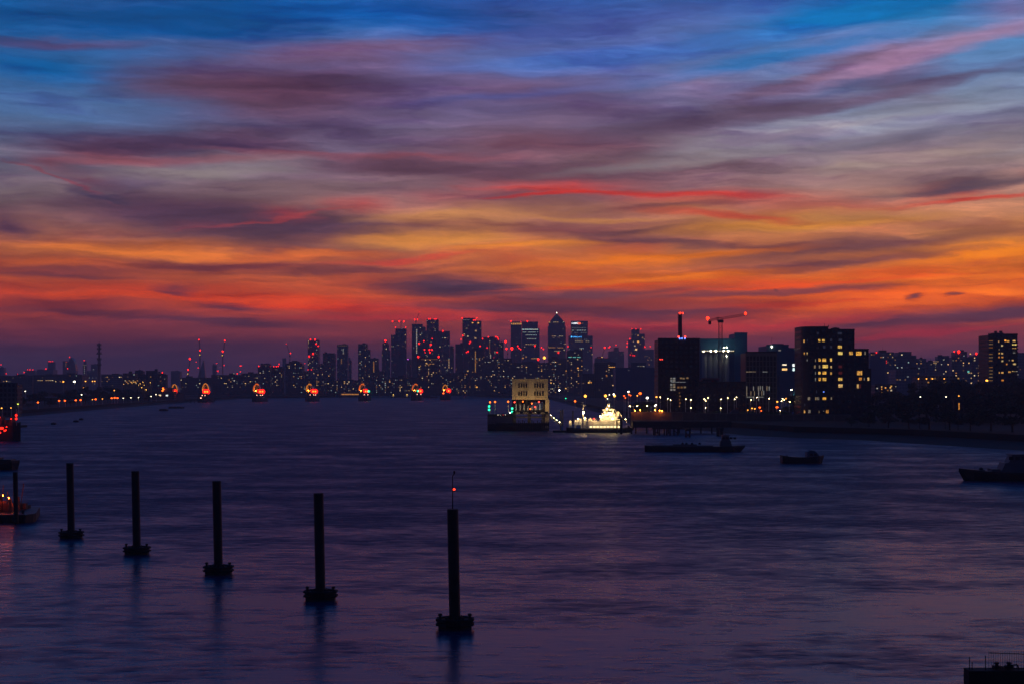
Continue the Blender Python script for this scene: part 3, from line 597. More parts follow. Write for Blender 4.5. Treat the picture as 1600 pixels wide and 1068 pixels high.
# small craft and buoys far up the left side
for px, py, wpx, lb in ((84, 662.5, 7, 'small dark mooring buoy nearest the left embankment'), (119, 658.6, 8, 'small dark mooring buoy, lower one of a close pair'), (127, 655.4, 6, 'small dark mooring buoy, upper one of a close pair')):
    D = DW(py); w = wpx * D / F
    bt = thing('mooring_buoy', lb, 'buoy', (X(px, D), D, 0), 0, 'mooring buoys along the left side of the river')
    MB().tube((-w/2, 0, .35), (w/2, 0, .35), .9, n=12).build('float', M['hull_black'], bt)
    MB().tube((0, 0, 1.1), (0, 0, 1.7), .25, .2, 8).build('mooring_post', M['steel_dark'], bt)
for px, py, wpx, lb in ((256, 641.3, 13, 'low unlit lighter moored just below the left end of the barrier'), (275.5, 637.3, 23, 'long low pontoon under the first barrier pier from the left')):
    D = DW(py); w = wpx * D / F
    bt = thing('moored_lighter', lb, 'barge', (X(px, D), D, 0))
    hull(w, 5, 1.5, .12, .1, .3).build('hull', M['hull_black'], bt)
    MB().box(-w*.4, w*.3, -1.8, 1.8, 1.5, 2.1).build('hatch_covers', M['hull_black'], bt)
# dark ship with a lit side beyond the barrier, px 525-562
D = 2900; w = 40 * D / F
bt = thing('cargo_vessel', 'dark cargo vessel with a long yellow lit side beyond the barrier', 'ship', (X(546, D), D, 0), R(180))
hull(w, 10, 4, .15, .1, .8).build('hull', M['hull_grey'], bt)
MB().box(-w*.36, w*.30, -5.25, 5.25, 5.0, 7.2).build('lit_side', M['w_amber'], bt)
MB().box(w*.34, w*.42, -3.5, 3.5, 4, 9).build('bridge', M['hull_grey'], bt)
for px, lb in ((626, 'lit landing stage beyond the barrier, the one with two amber lamps'), (668, 'unlit landing stage behind the sixth barrier pier')):
    D = 2760; w = 32 * D / F
    bt = thing('landing_stage', lb, 'pier', (X(px, D), D, 0))
    MB().box(-w/2, w/2, -3, 3, 1.0, 2.6).build('deck', M['steel_dark'], bt)
    for k in range(5): MB().tube((-w*.44 + k*w*.22, -2, -1), (-w*.44 + k*w*.22, -2, 1.0), .5, n=8).build('leg', M['steel_dark'], bt)
    MB().box(-w*.3, w*.15, -2, 2, 2.6, 6).build('shelter', M['steel_dark'], bt)
    for k in ((-.35, .32) if px == 626 else ()): MB().ball((w*k, -3.2, 6.4), 1.2).tube((w*k, -3.2, 2.6), (w*k, -3.2, 5.4), .2).build('lamp', M['l_yellow_soft'], bt)
# foreground platform, bottom right
D = 60.0; q = D / F
bt = thing('river_platform', 'dark timber river platform with railings at the lower right corner', 'jetty', (X(1570, D), D, 0))
zt = Z(1046, D)
pl = MB().box(-58*q, 60*q, -0.2, .55, zt-.55, zt).box(-57*q, 60*q, -0.05, .5, zt-1.3, zt-.55); pl.build('deck', M['timber'], bt)
for a in (-50, -15, 20, 52): MB().tube((a*q, .5, -2), (a*q, .5, zt-.4), .22, n=10).build('leg', M['timber'], bt)
rl = MB()
for k in range(26): a = -25*q + k*3.6*q; rl.bar((a, 0, zt), (a, 0, zt + 30*q*(1 if k else 1.1)), .012)
rl.bar((-25*q, 0, zt + 27*q), (62*q, 0, zt + 24*q), .03).bar((-25*q, 0, zt + 3*q), (62*q, 0, zt + 3*q), .03); rl.build('railing', M['steel_dark'], bt)
for a, hh_ in ((-54, 20), (-50, 12), (-29, 22)): MB().bar((a*q, .1, zt), (a*q, .1, zt + hh_*q), .03).build('upright', M['steel_dark'], bt)
for a in (-9, 10): MB().tube((a*q, .3, zt), (a*q, .3, zt + 10*q), .07, .07, 10).tube((a*q, .3, zt + 8*q), (a*q, .3, zt + 10*q), .12, .1, 10).tube((a*q, .3, zt + .05), (a*q, .3, zt + .13), .2, n=10).build('bollard', M['steel_dark'], bt)
MB().path([(-9*q, .3, zt + 5*q), (0, .25, zt + 3*q), (10*q, .3, zt + 5*q), (22*q, .2, zt + 7*q), (24*q, .2, zt)], .03, 6).build('mooring_rope', M['rubber'], bt)

# ---------------------------------------------------------------- flood barrier
def barrier_pier(px, D, label, lamps, hoodmat, arch=1.0, hx=-3.0, hw=10.0, full=False):
    q = 1.0
    root = thing('barrier_pier', label, 'barrier pier', (X(px, D), D, 0), 0, 'piers of the flood barrier across the river')
    base = [(-8.2, -20), (-5.5, -27), (0, -30), (5.5, -27), (8.2, -20), (8.2, 22), (0, 30), (-8.2, 22)]
    MB().prism(base, -1.5, 7.5).prism([(x_*.93, y_*.97) for x_, y_ in base], 7.5, 13.0).build('pier_base', M['concrete_dark'], root)
    # curved steel hood: pointed arch section swept back and down like a shell
    rings = []
    for k in range(9):
        t = k / 8; yy = -9 + 26 * t; sc_ = math.sqrt(max(0.02, 1 - t ** 2.4))
        ring = []
        for j in range(17):
            a = math.pi * j / 16
            ring.append((hx - math.cos(a) * hw/2 * (0.35 + .65*sc_), yy, 13.0 + (13.6*arch) * (math.sin(a) ** .8) * sc_))
        rings.append(ring)
    s = MB(); n = 17
    s.add([p_ for r_ in rings for p_ in r_], [(k*n+j, k*n+j+1, (k+1)*n+j+1, (k+1)*n+j) for k in range(8) for j in range(16)])
    sh = s.build('roof_shell', M['shell'], root, smooth=True)
    so = sh.modifiers.new('thickness', 'SOLIDIFY'); so.thickness = 0.9; so.offset = 0
    # edge rib glows in place of lamplight on the hood; machine hall inside
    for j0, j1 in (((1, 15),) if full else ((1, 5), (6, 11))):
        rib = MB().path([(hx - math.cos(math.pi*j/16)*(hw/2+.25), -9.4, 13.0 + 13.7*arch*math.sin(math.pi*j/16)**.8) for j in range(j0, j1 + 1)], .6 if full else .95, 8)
        rib.build('hood_glow_rib', M[hoodmat], root)
    MB().box(hx-2.6, hx+2.6, 2, 10, 13.0, 19).build('machine_hall', M['concrete_dark'], root)
    ar = MB().bar((hx-3, -5, 13), (hx+1.5, -6, 19), 1.2).bar((hx+1.5, -6, 19), (hx+4.0, -6, 13), 1.1).ball((hx+1.5, -6, 19), 1.4, 10, 6)
    ar.build('gate_arm', M['yellow_steel'], root)
    MB().ball((hx-2.2, -7.2, 16.5), .5).build('hood_lamp', M['l_hood'], root)
    # lamp gantry
    g = MB().box(2.0, 11.0, -20.5, -19.7, 13.0, 15.2).bar((2.4, -20, 15), (2.4, -20, 18), .5).bar((10.4, -20, 15), (10.4, -20, 18), .5).bar((2.4, -20, 18), (10.4, -20, 18), .4)
    g.build('signal_gantry', M['steel_dark'], root)
    for (dx, dz, c_) in lamps:
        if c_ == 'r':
            sl = MB().tube((dx, -21.0, dz+1), (dx, -20.75, dz+1), 3.7, 3.9, 20).build('signal_halo', M['l_red_halo'], root)  # red glow disc added behind the lamp to stand for its bloom
            MB().ball((dx, -21.6, dz+1), 1.35, 12, 8).build('signal_lamp', M['l_red_pier'], root)
        elif c_ == 'g': MB().ball((dx, -21.4, dz+1), 1.7, 12, 8).build('signal_lamp', M['l_green'], root)
        elif c_ == 'o': MB().ball((dx, -29.9, dz), 1.3, 12, 8).build('signal_lamp', M['l_orange'], root)
        else: MB().ball((dx, -30.6, dz), .55, 8, 6).build('deck_lamp', M['l_pink'], root)
    fe = MB()
    for k in range(5): fe.tube((-6 + 3*k, -27.2 - (2.2 - abs(k-2)), -1), (-6 + 3*k, -27.2 - (2.2 - abs(k-2)), 7), .45, n=6)
    fe.build('fender_row', M['timber'], root)
    rl = MB(); rail(rl, [(-7.4, -19, 13), (-5, -25.5, 13), (0, -28.6, 13), (5, -25.5, 13), (7.4, -19, 13)], 1.2, .12, 2.5); rl.build('railing', M['steel_dark'], root)
small = [(1.0, 10.2, 's'), (6.4, 10.2, 's'), (9.2, 10.2, 's')]
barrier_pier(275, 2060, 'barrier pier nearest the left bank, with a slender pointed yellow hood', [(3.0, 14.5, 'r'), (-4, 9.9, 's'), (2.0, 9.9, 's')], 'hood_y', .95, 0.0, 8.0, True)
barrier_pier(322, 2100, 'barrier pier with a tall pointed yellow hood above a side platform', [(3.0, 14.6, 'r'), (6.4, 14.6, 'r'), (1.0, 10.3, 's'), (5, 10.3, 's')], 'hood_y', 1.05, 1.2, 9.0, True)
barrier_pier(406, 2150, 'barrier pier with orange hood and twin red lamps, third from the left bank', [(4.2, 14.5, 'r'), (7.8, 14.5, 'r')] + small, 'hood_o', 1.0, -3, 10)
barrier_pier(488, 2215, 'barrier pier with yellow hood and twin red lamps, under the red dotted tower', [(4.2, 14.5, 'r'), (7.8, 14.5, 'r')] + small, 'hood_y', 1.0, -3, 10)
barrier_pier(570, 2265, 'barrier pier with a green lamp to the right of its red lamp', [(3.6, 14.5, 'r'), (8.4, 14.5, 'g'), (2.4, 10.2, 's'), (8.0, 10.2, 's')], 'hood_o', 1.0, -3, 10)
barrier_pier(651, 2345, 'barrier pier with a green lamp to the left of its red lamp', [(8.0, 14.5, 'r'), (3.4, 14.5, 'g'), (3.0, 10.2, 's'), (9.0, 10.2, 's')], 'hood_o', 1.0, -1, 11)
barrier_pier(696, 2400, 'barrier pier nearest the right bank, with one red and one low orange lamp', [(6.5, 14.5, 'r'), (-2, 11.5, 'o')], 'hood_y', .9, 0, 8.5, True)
# platform beside the second pier
D = 2020
bt = thing('access_jetty', 'low dark access jetty with railings left of the second barrier pier', 'jetty', (X(314, D), D, 0))
w = 34 * D / F
MB().box(-w/2, w/2, -3, 3, 3.0, 4.2).build('deck', M['steel_dark'], bt)
for k in range(6): MB().tube((-w*.46 + k*w*.18, -2.4, -1), (-w*.46 + k*w*.18, -2.4, 3), .5, n=8).build('leg', M['steel_dark'], bt)
rl = MB(); rail(rl, [(-w/2, -3, 4.2), (w/2, -3, 4.2)], 1.4, .14, 3); rl.build('railing', M['steel_dark'], bt)
MB().box(-w*.1, w*.08, -2, 2, 4.2, 10).build('hut', M['steel_dark'], bt); MB().ball((w*.02, -3.4, 7), .8).build('lamp', M['l_pink'], bt)
D = 2010
bt = thing('control_building', 'dark control building on the left bank beside the first barrier pier', 'building', (X(255, D), D + 12, LAND))
q = D/F; MB().box(-24*q, 14*q, 0, 26, 0, 11).box(-10*q, 10*q, 4, 20, 11, 17).build('wall', M['f_dark'], bt); MB().box(-25*q, 15*q, -.6, 26.6, 11, 11.7).build('roof', M['concrete_dark'], bt)
for a, c_ in ((-4, 12.6), (-2.6, 14.6), (-3.2, 16)): MB().ball((a*q, -1.2, c_), 1.1).build('warning_light', M['l_red_pier'], bt)
for a in (-12, -10, 1): MB().box(0, 3, 0, .2, 0, 2).build('window', M['w_white_hi'], bt, (a*q, -.15, 5))

# ---------------------------------------------------------------- ferry jetty with its cream machinery tower, px 762-860
D = 800.0; q = D / F
jt = thing('ferry_terminal', 'cream ferry terminal tower on legs over a dark jetty, windowed upper storey', 'building', (X(828, D), D, 0))
def qx(px): return (px - 828) * q
def qz(py): return H + (600 - py) * q
zT, zB = qz(591.5), qz(623.5)
tw = MB().box(qx(800), qx(856.5), .25, 12, zB, zT); two = tw.build('tower', M['cream'], jt)
fl = MB()
cols = [800, 805.5, 812, 814.8, 818.2, 821.8, 825.2, 836.5, 840.2, 844, 848, 850.8, 856.5]
for a, b_ in zip(cols, cols[1:]):
    fl.box(qx(a) + .10, qx(b_) - .10, 0, .25, zB, zT - .5) if (b_ - a) > 4.2 else None
for a in (808.5, 812.6, 816.2, 819.9, 823.6, 836.9, 841.1, 845.3, 849.6): fl.box(qx(a), qx(a + 1.2), -.12, .25, zB, zT - .5)
fl.box(qx(800) - .15, qx(856.5) + .15, -.2, 12.2, zT - .5, zT + .1)
fl.build('panel_ribs', M['cream'], jt)
for row in (598.5, 611):
    for a in (809.9, 813.9, 817.6, 821.4, 834.9, 838.8, 842.7, 847.2):
        fr = MB().box(qx(a - .1), qx(a + 2.3), -.16, .26, qz(row + 6.4), qz(row - .2)); fr.build('window', M['void'], jt)
MB().box(qx(852), qx(858.2), .02, 11.9, 1.5, zB).build('leg', M['cream'], jt)
for a, b_ in ((800.5, 806.5), (824.5, 829.5), (847, 851.4)): MB().box(qx(a), qx(b_), 1, 10, 1.0, qz(644)).build('leg', M['concrete'], jt)
MB().box(qx(800.3), qx(857.8), 9, 11.6, qz(644), zB).build('back_wall', M['concrete_dark'], jt)
mh = MB(); jr = random.Random(3)
for k in range(34):
    a = jr.uniform(802, 850); z0_ = jr.uniform(qz(644), qz(630)); mh.box(qx(a), qx(a + jr.uniform(.6, 3)), jr.uniform(1, 8), 8.5, z0_, min(zB, z0_ + jr.uniform(1, 5)))
mh.build('lifting_machinery', M['steel_dark'], jt)
bl = MB()
for k in range(9): a = 829.5 + k * 2.1; bl.bar((qx(a), .8, qz(639)), (qx(a + 1.2), .8, qz(627)), .28)
bl.build('blue_ramp_struts', M['blue_strut'], jt)
MB().box(qx(801), qx(852.5), -1.5, 10, qz(646), qz(643.5)).build('bridge_deck', M['frame_pale'], jt)
MB().box(qx(806), qx(851), -1.2, -.9, qz(652), qz(649.5)).build('lower_beam', M['concrete'], jt)
for a, c_, m_ in ((817, 626.5, 'l_orange_s'), (831, 629.5, 'l_orange_s'), (836, 635, 'l_red_s'), (842, 627, 'l_red_s'), (812, 645.2, 'l_white_s'), (836.5, 644.5, 'l_white_s'), (828.5, 638, 'l_orange_s'), (804, 627.5, 'l_red_s')):
    MB().ball((qx(a), -.4, qz(c_)), .42, 8, 6).build('lamp', M[m_], jt)
for k in range(7): MB().box(0, .35, 0, .3, 0, jr.uniform(1.5, 4)).build('lit_panel', M['w_white_dim'] if k % 2 else M['w_cool_dim'], jt, (qx(806 + k*6.2), .6, qz(640)))
for a in (803, 815, 828, 841, 853):      # shielded floodlights on the deck edge, washing the panels above
    MB().box(qx(a) - 1.0, qx(a) + 1.0, -9.9, -9.7, qz(645), qz(645) + 1.2).box(qx(a) - 1.0, qx(a) + 1.0, -9.7, -8.7, qz(645), qz(645) + .12).bar((qx(a), -9, qz(645)), (qx(a), -6.3, qz(645)), .25).build('floodlight_housing', M['steel_dark'], jt)
    MB().add([(qx(a) - .9, -9.65, qz(645) + .8), (qx(a) + .9, -9.65, qz(645) + .8), (qx(a) + .9, -8.8, qz(645) + .2), (qx(a) - .9, -8.8, qz(645) + .2)], [(0, 3, 2, 1)]).build('floodlight', M['l_tflood'], jt)
MB().box(qx(801), qx(857), -6.4, -1.4, qz(646), qz(644.2)).build('front_walkway', M['timber'], jt)
fd = thing('fender_jetty', 'dark piled fender jetty reaching left of the cream terminal tower', 'jetty', (X(800, D), D, 0))
def jx(px): return (px - 800) * q
fj = MB().box(jx(762), jx(800), -1, 7, qz(650), qz(646.5)).box(jx(776), jx(858), -2.2, -1.4, qz(664), qz(660))
fj.build('deck', M['timber'], fd)
pm = MB()
for k in range(24): pm.tube((jx(762.5 + k*1.65), -1.6, -1.2), (jx(762.5 + k*1.65), -1.6, qz(646.5) + (k % 3)*.12), .26, n=7)
for k in range(20): pm.tube((jx(802 + k*2.9), -2.6, -1.2), (jx(802 + k*2.9), -2.6, qz(655 + (k*7 % 5))), .24, n=7)
pm.build('fender_piles', M['timber'], fd)['kind'] = 'thing'
MB().box(jx(763), jx(858), 1.0, 8, -1.0, qz(662)).build('base_wall', M['concrete_dark'], fd)
rl = MB(); rail(rl, [(jx(763), -.8, qz(646.5)), (jx(798), -.8, qz(646.5))], 1.1); rl.build('railing', M['steel_dark'], fd)
for a in (778, 781, 786, 790, 794): MB().ball((jx(a), -1.2, qz(647.4)), .24, 8, 6).build('deck_lamp', M['l_white_s'] if a != 786 else M['l_red_s'], fd)
MB().ball((jx(797), -1.2, qz(644)), .26, 8, 6).build('deck_lamp', M['l_white'], fd)
def signal_post(px, ytop, lamps, label, m='l_green', base=646.5, DD=D, grp='green signal posts on the fender jetty'):
    t_ = thing('signal_post', label, 'signal light', (X(px, DD), DD - 1.3, 0), 0, grp)
    MB().tube((0, 0, Z(base, DD)), (0, 0, Z(ytop - 2, DD)), .13, n=8).build('post', M['steel_dark'], t_)
    for y_ in lamps: MB().ball((0, -.2, Z(y_, DD)), .62, 10, 8).build('lamp', M[m], t_)
signal_post(764.3, 634, (634, 639.2), 'post with two green lamps at the far left corner of the fender jetty')
signal_post(800.2, 637, (637.3, 642.5), 'post with two green lamps at the foot of the cream tower')
def lamp_on_pole(px, ytop, ybase, label, m='l_orange_s', DD=D, r=.5, grp='lamps on thin poles around the ferry jetty'):
    t_ = thing('pole_lamp', label, 'lamp', (X(px, DD), DD, 0), 0, grp)
    z0_, z1_ = Z(ybase, DD), Z(ytop, DD)
    MB().tube((0, 0, z0_), (0, 0, z1_ - r), .12, .08, 8).tube((0, 0, z0_), (0, 0, z0_ + .4), .25, .2, 8).build('pole', M['pole'], t_)
    MB().ball((0, -.3, z1_), r, 10, 8).build('lamp_head', M[m], t_)
lamp_on_pole(765.6, 627.6, 646.5, 'small orange lamp above the left green signal post')
lamp_on_pole(773.5, 627, 646.5, 'orange lamp on a thin pole over the middle of the fender jetty')
lamp_on_pole(794, 626.6, 646.5, 'orange lamp on a thin pole just left of the cream tower')
lamp_on_pole(898.5, 626, 640, 'orange lamp on a pole on the bank behind the lit tug', DD=930, r=.6)
lamp_on_pole(914.5, 618, 640, 'broad yellow lamp high behind the short mast of the lit tug', 'l_yellow', 930, .9)
lamp_on_pole(946, 617.6, 640, 'yellow lamp just left of the tall mast of the lit tug', 'l_yellow', 960, .9)
lamp_on_pole(960.3, 617.6, 640, 'yellow lamp just right of the tall mast of the lit tug', 'l_yellow', 960, .8)
lamp_on_pole(874, 609, 622, 'cold white lamp on the bank right of the cream tower', 'l_white', 1500, .7)
lamp_on_pole(959, 615.4, 640, 'white lamp over the tall mast of the lit tug', 'l_white', 1000, .5)
lamp_on_pole(884, 621.5, 630, 'upper small green lamp beyond the river wall, right of the cream tower', 'l_green', 1400, .5)

# gangway from the tower down to the pontoon
gw = thing('gangway', 'pale lit gangway sloping down from the cream tower to the pontoon', 'gangway', (X(866, D), D, 0))
p0, p1 = ((858 - 866) * q, 1, qz(648.5)), ((876 - 866) * q, 0, qz(662.5))
g = MB().lattice(p0, p1, 1.3, 8, .10, 1.3); g.build('truss', M['white_paint'], gw)
a0, a1 = Vector(p0), Vector(p1); g = MB(); g.bar(a0 + Vector((0, 0, -.5)), a1 + Vector((0, 0, -.5)), .6); g.build('walkway', M['frame_pale'], gw)
for k in (.15, .4, .65, .9): MB().ball(tuple(a0.lerp(a1, k) + Vector((0, -.8, .9))), .16, 8, 6).build('lamp', M['l_flood_s'], gw)
# guide piles by the pontoon
for px, yt, lb in ((876, 641, 'pale guide pile left of the two beside the pontoon'), (879, 640, 'thicker dark guide pile at the end of the gangway'), (895, 642, 'pale guide pile in front of the lit tug')):
    t_ = thing('guide_pile', lb, 'pile', (X(px, 790), 790, 0), 0, 'guide piles at the pontoon')
    MB().tube((0, 0, -1), (0, 0, Z(yt, 790)), .42, n=12).build('shaft', M['concrete'], t_); MB().tube((0, 0, Z(yt, 790)), (0, 0, Z(yt, 790) + .5), .46, .1, 12).build('cap', M['steel_dark'], t_)
pt = thing('pontoon', 'low floating pontoon with blue covers between the gangway and the lit tug', 'pontoon', (X(882, 775), 775, 0))
q2 = 775 / F
MB().box(-18*q2, 20*q2, -2, 4, -.4, 1.1).build('deck', M['hull_black'], pt)
for a, w_, h_ in ((-5, 3, 2.2), (10, 5, 1.9), (16, 4, 1.6)): MB().prism([(a*q2, -1), ((a+w_)*q2, -1), ((a+w_)*q2, 1), (a*q2, 1)], 1.1, 1.1+h_, [((a+.5)*q2, -.6), ((a+w_-.5)*q2, -.6), ((a+w_-.5)*q2, .8), ((a+.5)*q2, .8)]).build('blue_cover', M['hull_bright_blue'], pt)
MB().tube((8.5*q2, -.5, 1.1), (8.5*q2, -.5, 4.2), .08).build('lamp_post', M['steel_dark'], pt); MB().ball((8.5*q2, -.7, 4.2), .35).build('lamp', M['l_red_s'], pt)

# ---------------------------------------------------------------- the floodlit tug
D = 772.0; q = D / F
tg = thing('lit_tug', 'brightly floodlit white tug with tiered wheelhouse and tall mast beside the jetty', 'tug', (X(935, D), D, 0))
def tx(px): return (px - 935) * q
def tz(py): return H + (600 - py) * q
L = 100 * q
hb = hull(L, 8.5, 2.2, .22, .12, .7); hb.build('hull', M['hull_black'], tg)
fn = MB(); fn.path([(-L*.47, -4.2, 1.7), (0, -4.6, 1.35), (L*.3, -4.5, 1.7), (L*.47, -2.6, 2.6)], .35, 8); fn.build('fender', M['rubber'], tg)
dk = MB().prism([(tx(918), -3.2), (tx(972), -3.2), (tx(972), 3.2), (tx(918), 3.2)], 2.2, tz(656.5)); dk.build('main_deckhouse', M['white_paint'], tg)
for k in range(9): MB().box(0, 1.1, -.05, .1, 0, .8).build('window', M['w_tug'], tg, (tx(921 + k*5.4), -3.28, 2.75))
ud = MB().prism([(tx(936), -2.8), (tx(968), -2.8), (tx(968), 2.8), (tx(936), 2.8)], tz(656.5), tz(650), [(tx(938), -2.6), (tx(962), -2.6), (tx(962), 2.6), (tx(938), 2.6)]); ud.build('upper_deckhouse', M['white_paint'], tg)
w2 = MB().prism([(tx(940), -2.4), (tx(960), -2.4), (tx(960), 2.4), (tx(940), 2.4)], tz(650), tz(645)); w2.build('middle_deckhouse', M['white_paint'], tg)
oc = [(-5.6, -1.2), (-4, -2.4), (4, -2.4), (5.6, -1.2), (5.6, 1.4), (4, 2.4), (-4, 2.4), (-5.6, 1.4)]
who = MB().prism([(tx(950) + a*.5, b_) for a, b_ in oc], tz(645), tz(639), [(tx(950) + a*.56, b_*1.05) for a, b_ in oc]).build('wheelhouse', M['white_paint'], tg)
for k in range(4): MB().box(0, .85, 0, .06, 0, .9).build('window', M['void'], who, (tx(945.2) + k*.98, -2.56, tz(643)))
MB().prism([(tx(950) + a*.64, b_*1.15) for a, b_ in oc], tz(639), tz(638.3)).build('wheelhouse_roof', M['white_paint'], tg)
ms = MB().lattice((tx(951), 0, tz(638)), (tx(951), 0, tz(628)), 1.3, 5, .09).tube((tx(951.5), 0, tz(628)), (tx(951.5), 0, tz(615.5)), .14, .07, 8)
ms.bar((tx(947), 0, tz(630)), (tx(956), 0, tz(630)), .14).bar((tx(948.5), 0, tz(624)), (tx(954.5), 0, tz(624)), .1).box(tx(946), tx(957), -1.4, 1.4, tz(634), tz(633.4)).bar((tx(948), 0, tz(621)), (tx(950), 0, tz(626)), .1)
ms.build('mast', M['white_paint'], tg)
rl = MB(); rail(rl, [(tx(944), -2.8, tz(638.3)), (tx(956.5), -2.8, tz(638.3))], .9, .06, 1.0); rail(rl, [(tx(937), -2.9, tz(650)), (tx(966), -2.9, tz(650))], .9, .06, 1.4); rail(rl, [(tx(919), -3.4, tz(656.5)), (tx(972), -3.4, tz(656.5))], 1, .06, 1.6)
rail(rl, [(-L*.45, -4.0, 2.7), (tx(918), -4.1, 2.3)], 1, .07, 1.8); rail(rl, [(tx(972), -3.6, 2.6), (L*.47, -2, 3.0)], 1, .07, 1.5); rl.build('railing', M['white_paint'], tg)
MB().tube((tx(964), 1, tz(651)), (tx(965), 1, tz(643)), .8, .7, 12).tube((tx(960), 1.2, tz(651)), (tx(960.5), 1.2, tz(645)), .5, .45, 12).build('funnel', M['white_paint'], tg)
MB().path([(tx(967), -1, tz(650)), (tx(965.5), -1, tz(641.5)), (tx(970), -1, tz(647)), (tx(971.5), -1, tz(653))], .16, 6).build('deck_crane', M['white_paint'], tg)
m2 = MB().tube((tx(911), 0, 2.2), (tx(911), 0, tz(627.5)), .30, .16, 10).bar((tx(908), 0, tz(631)), (tx(915), 0, tz(631)), .16).box(tx(912), tx(915.5), -.5, .5, tz(633.5), tz(631)).bar((tx(908.5), 0, tz(628)), (tx(913), 0, tz(628)), .1)
m2.build('foremast', M['white_paint'], tg)
cr = MB().box(tx(898), tx(904), -2, 2, 2.2, tz(656)).box(tx(905), tx(909), -1.5, 2, 2.2, tz(653)).tube((tx(914), -1, 2.2), (tx(914), -1, tz(652)), .9, n=12).box(tx(889), tx(893), -1.5, 1.5, 2.0, tz(657)).ball((tx(922), -1, tz(655)), 1.1, 10, 6)
cr.build('deck_gear', M['white_paint'], tg)
MB().box(tx(893.5), tx(897.5), -3, -1, 2.0, tz(662)).box(tx(900), tx(907), -3.4, -2.2, 2.0, tz(663)).build('blue_crate', M['hull_bright_blue'], tg)
for k in range(6): MB().tube((tx(920 + k*10), -4.7, 1.7), (tx(920 + k*10), -4.95, 1.7), .55, n=14).build('tyre_fender', M['rubber'], tg)
fls = [(911.5, 643.5, -1.2, .75), (912.5, 645.5, -1.0, .5), (903, 653.5, -2.6, .5), (898.5, 654.5, -2.4, .45), (890, 656.5, -2.0, .35), (913.5, 652, -2.4, .5), (921, 652.5, -3.6, .42), (926, 654, -3.8, .45), (931, 653, -3.8, .45), (937.5, 649.5, -3.6, .5), (943, 645.5, -3.4, .55), (947.5, 643.8, -3.6, .5), (952, 644.6, -3.6, .6), (957.5, 646.0, -3.4, .55), (962.5, 643.2, -2.6, .5), (967, 648, -3.4, .5), (971, 652, -3.6, .5), (976.5, 654, -3.4, .35), (949, 649.3, -4.2, .5), (941, 653, -4.2, .4), (956, 653, -4.2, .45), (966, 655, -4.2, .4), (930, 658, -4.6, .3), (946, 658, -4.6, .3), (962, 658, -4.6, .3), (978, 657.5, -3.4, .28)]
fls += [(948, 637.5, -1.5, .5), (955, 637.8, -1.5, .5), (951, 633, -1.0, .35), (944.5, 640.5, -3.0, .5), (956, 641, -3.0, .5), (961, 640.5, -2.8, .45)]
for i, (a, b_, y_, r_) in enumerate(fls):
    r_ *= .6; MB().ball((tx(a), y_, tz(b_)), r_, 8, 6).build('floodlight', M['l_flood'], tg)
    if i not in (0, 2, 5, 9, 12, 17, 20, 25, 26, 28):   # shielded from the river, they wash the white walls
        MB().box(tx(a) - r_ - .1, tx(a) + r_ + .1, y_ - r_ - .12, y_ - r_ - .04, tz(b_) - r_ - .1, tz(b_) + r_ + .1).box(tx(a) - r_ - .1, tx(a) + r_ + .1, y_ - r_ - .12, y_ + r_*.3, tz(b_) + r_ + .1, tz(b_) + r_ + .16).build('lamp_housing', M['white_paint'], tg)
for a, b_ in ((952, 615.8), (949, 622)): MB().ball((tx(a), -.3, tz(b_)), .25).build('mast_light', M['l_white_s'], tg)
MB().ball((tx(927.5), -3.9, tz(653)), .4).build('red_light', M['l_red_s'], tg)

# dolphins and pier legs in front of the bank
def frame(name, label, cat, D, posts, beams, grp=None, m='timber', r=.38):
    t_ = thing(name, label, cat, (X(posts[0][0], D), D, 0), 0, grp); q_ = D / F; x0 = posts[0][0]
    for a, yt in posts: MB().tube(((a - x0)*q_, (hash(a*7) % 3) * 1.2, -1.0), ((a - x0)*q_, (hash(a*7) % 3) * 1.2, Z(yt, D)), r, n=10).build('post', M[m], t_)
    b_ = MB()
    for (x1, y1, x2, y2, w_) in beams: b_.bar(((x1 - x0)*q_, .6, Z(y1, D)), ((x2 - x0)*q_, .6, Z(y2, D)), w_)
    b_.build('bracing', M[m], t_)
frame('mooring_dolphin', 'black braced dolphin standing at the right end of the lit tug', 'dolphin', 745, [(964.5, 655), (970, 656), (971.6, 652)], [(964, 656, 976, 654.5, .6), (964.5, 660, 971, 666, .4), (976, 654.5, 982, 660, .5)])
frame('bent_dolphin', 'single bent post leaning right of the lit tug', 'dolphin', 748, [(987.3, 668)], [(981, 664.5, 987.5, 670, .7)])
frame('jetty_ruin', 'row of old black jetty legs standing in the water below the bank', 'jetty', 728, [(1022, 668), (1024, 668), (1031, 668), (1038, 668), (1042.5, 668), (1047, 668), (1053, 666), (1059.5, 668)], [(1019, 668, 1066, 668, 1.0), (1022, 675, 1031, 675, .4), (1053, 672, 1059, 676, .4), (1042, 670, 1047, 677, .35)])
frame('jetty_ruin', 'pair of black braced jetty legs above the motor barge', 'jetty', 700, [(1072.5, 671), (1078, 671)], [(1071, 671, 1079.5, 671, .8), (1072.5, 676, 1078, 682, .4), (1072.5, 682, 1078, 676, .4)])
frame('jetty_ruin', 'two thick black legs close together behind the barge wheelhouse', 'jetty', 715, [(1122.5, 668), (1127.5, 668)], [(1119, 669, 1131, 669, 1.0)], r=.85)
da = thing('old_jetty_deck', 'dark jetty deck along the bank carried above the water on old legs', 'jetty', (X(1060, 755), 755, 0)); q2 = 755 / F
MB().box(-72*q2, 82*q2, -1.5, 9, Z(667, 755), Z(657, 755)).build('deck', M['timber'], da)
for k in range(9): MB().tube(((-66 + k*17)*q2, 2, -1), ((-66 + k*17)*q2, 2, Z(666, 755)), .4, n=8).build('leg', M['timber'], da)

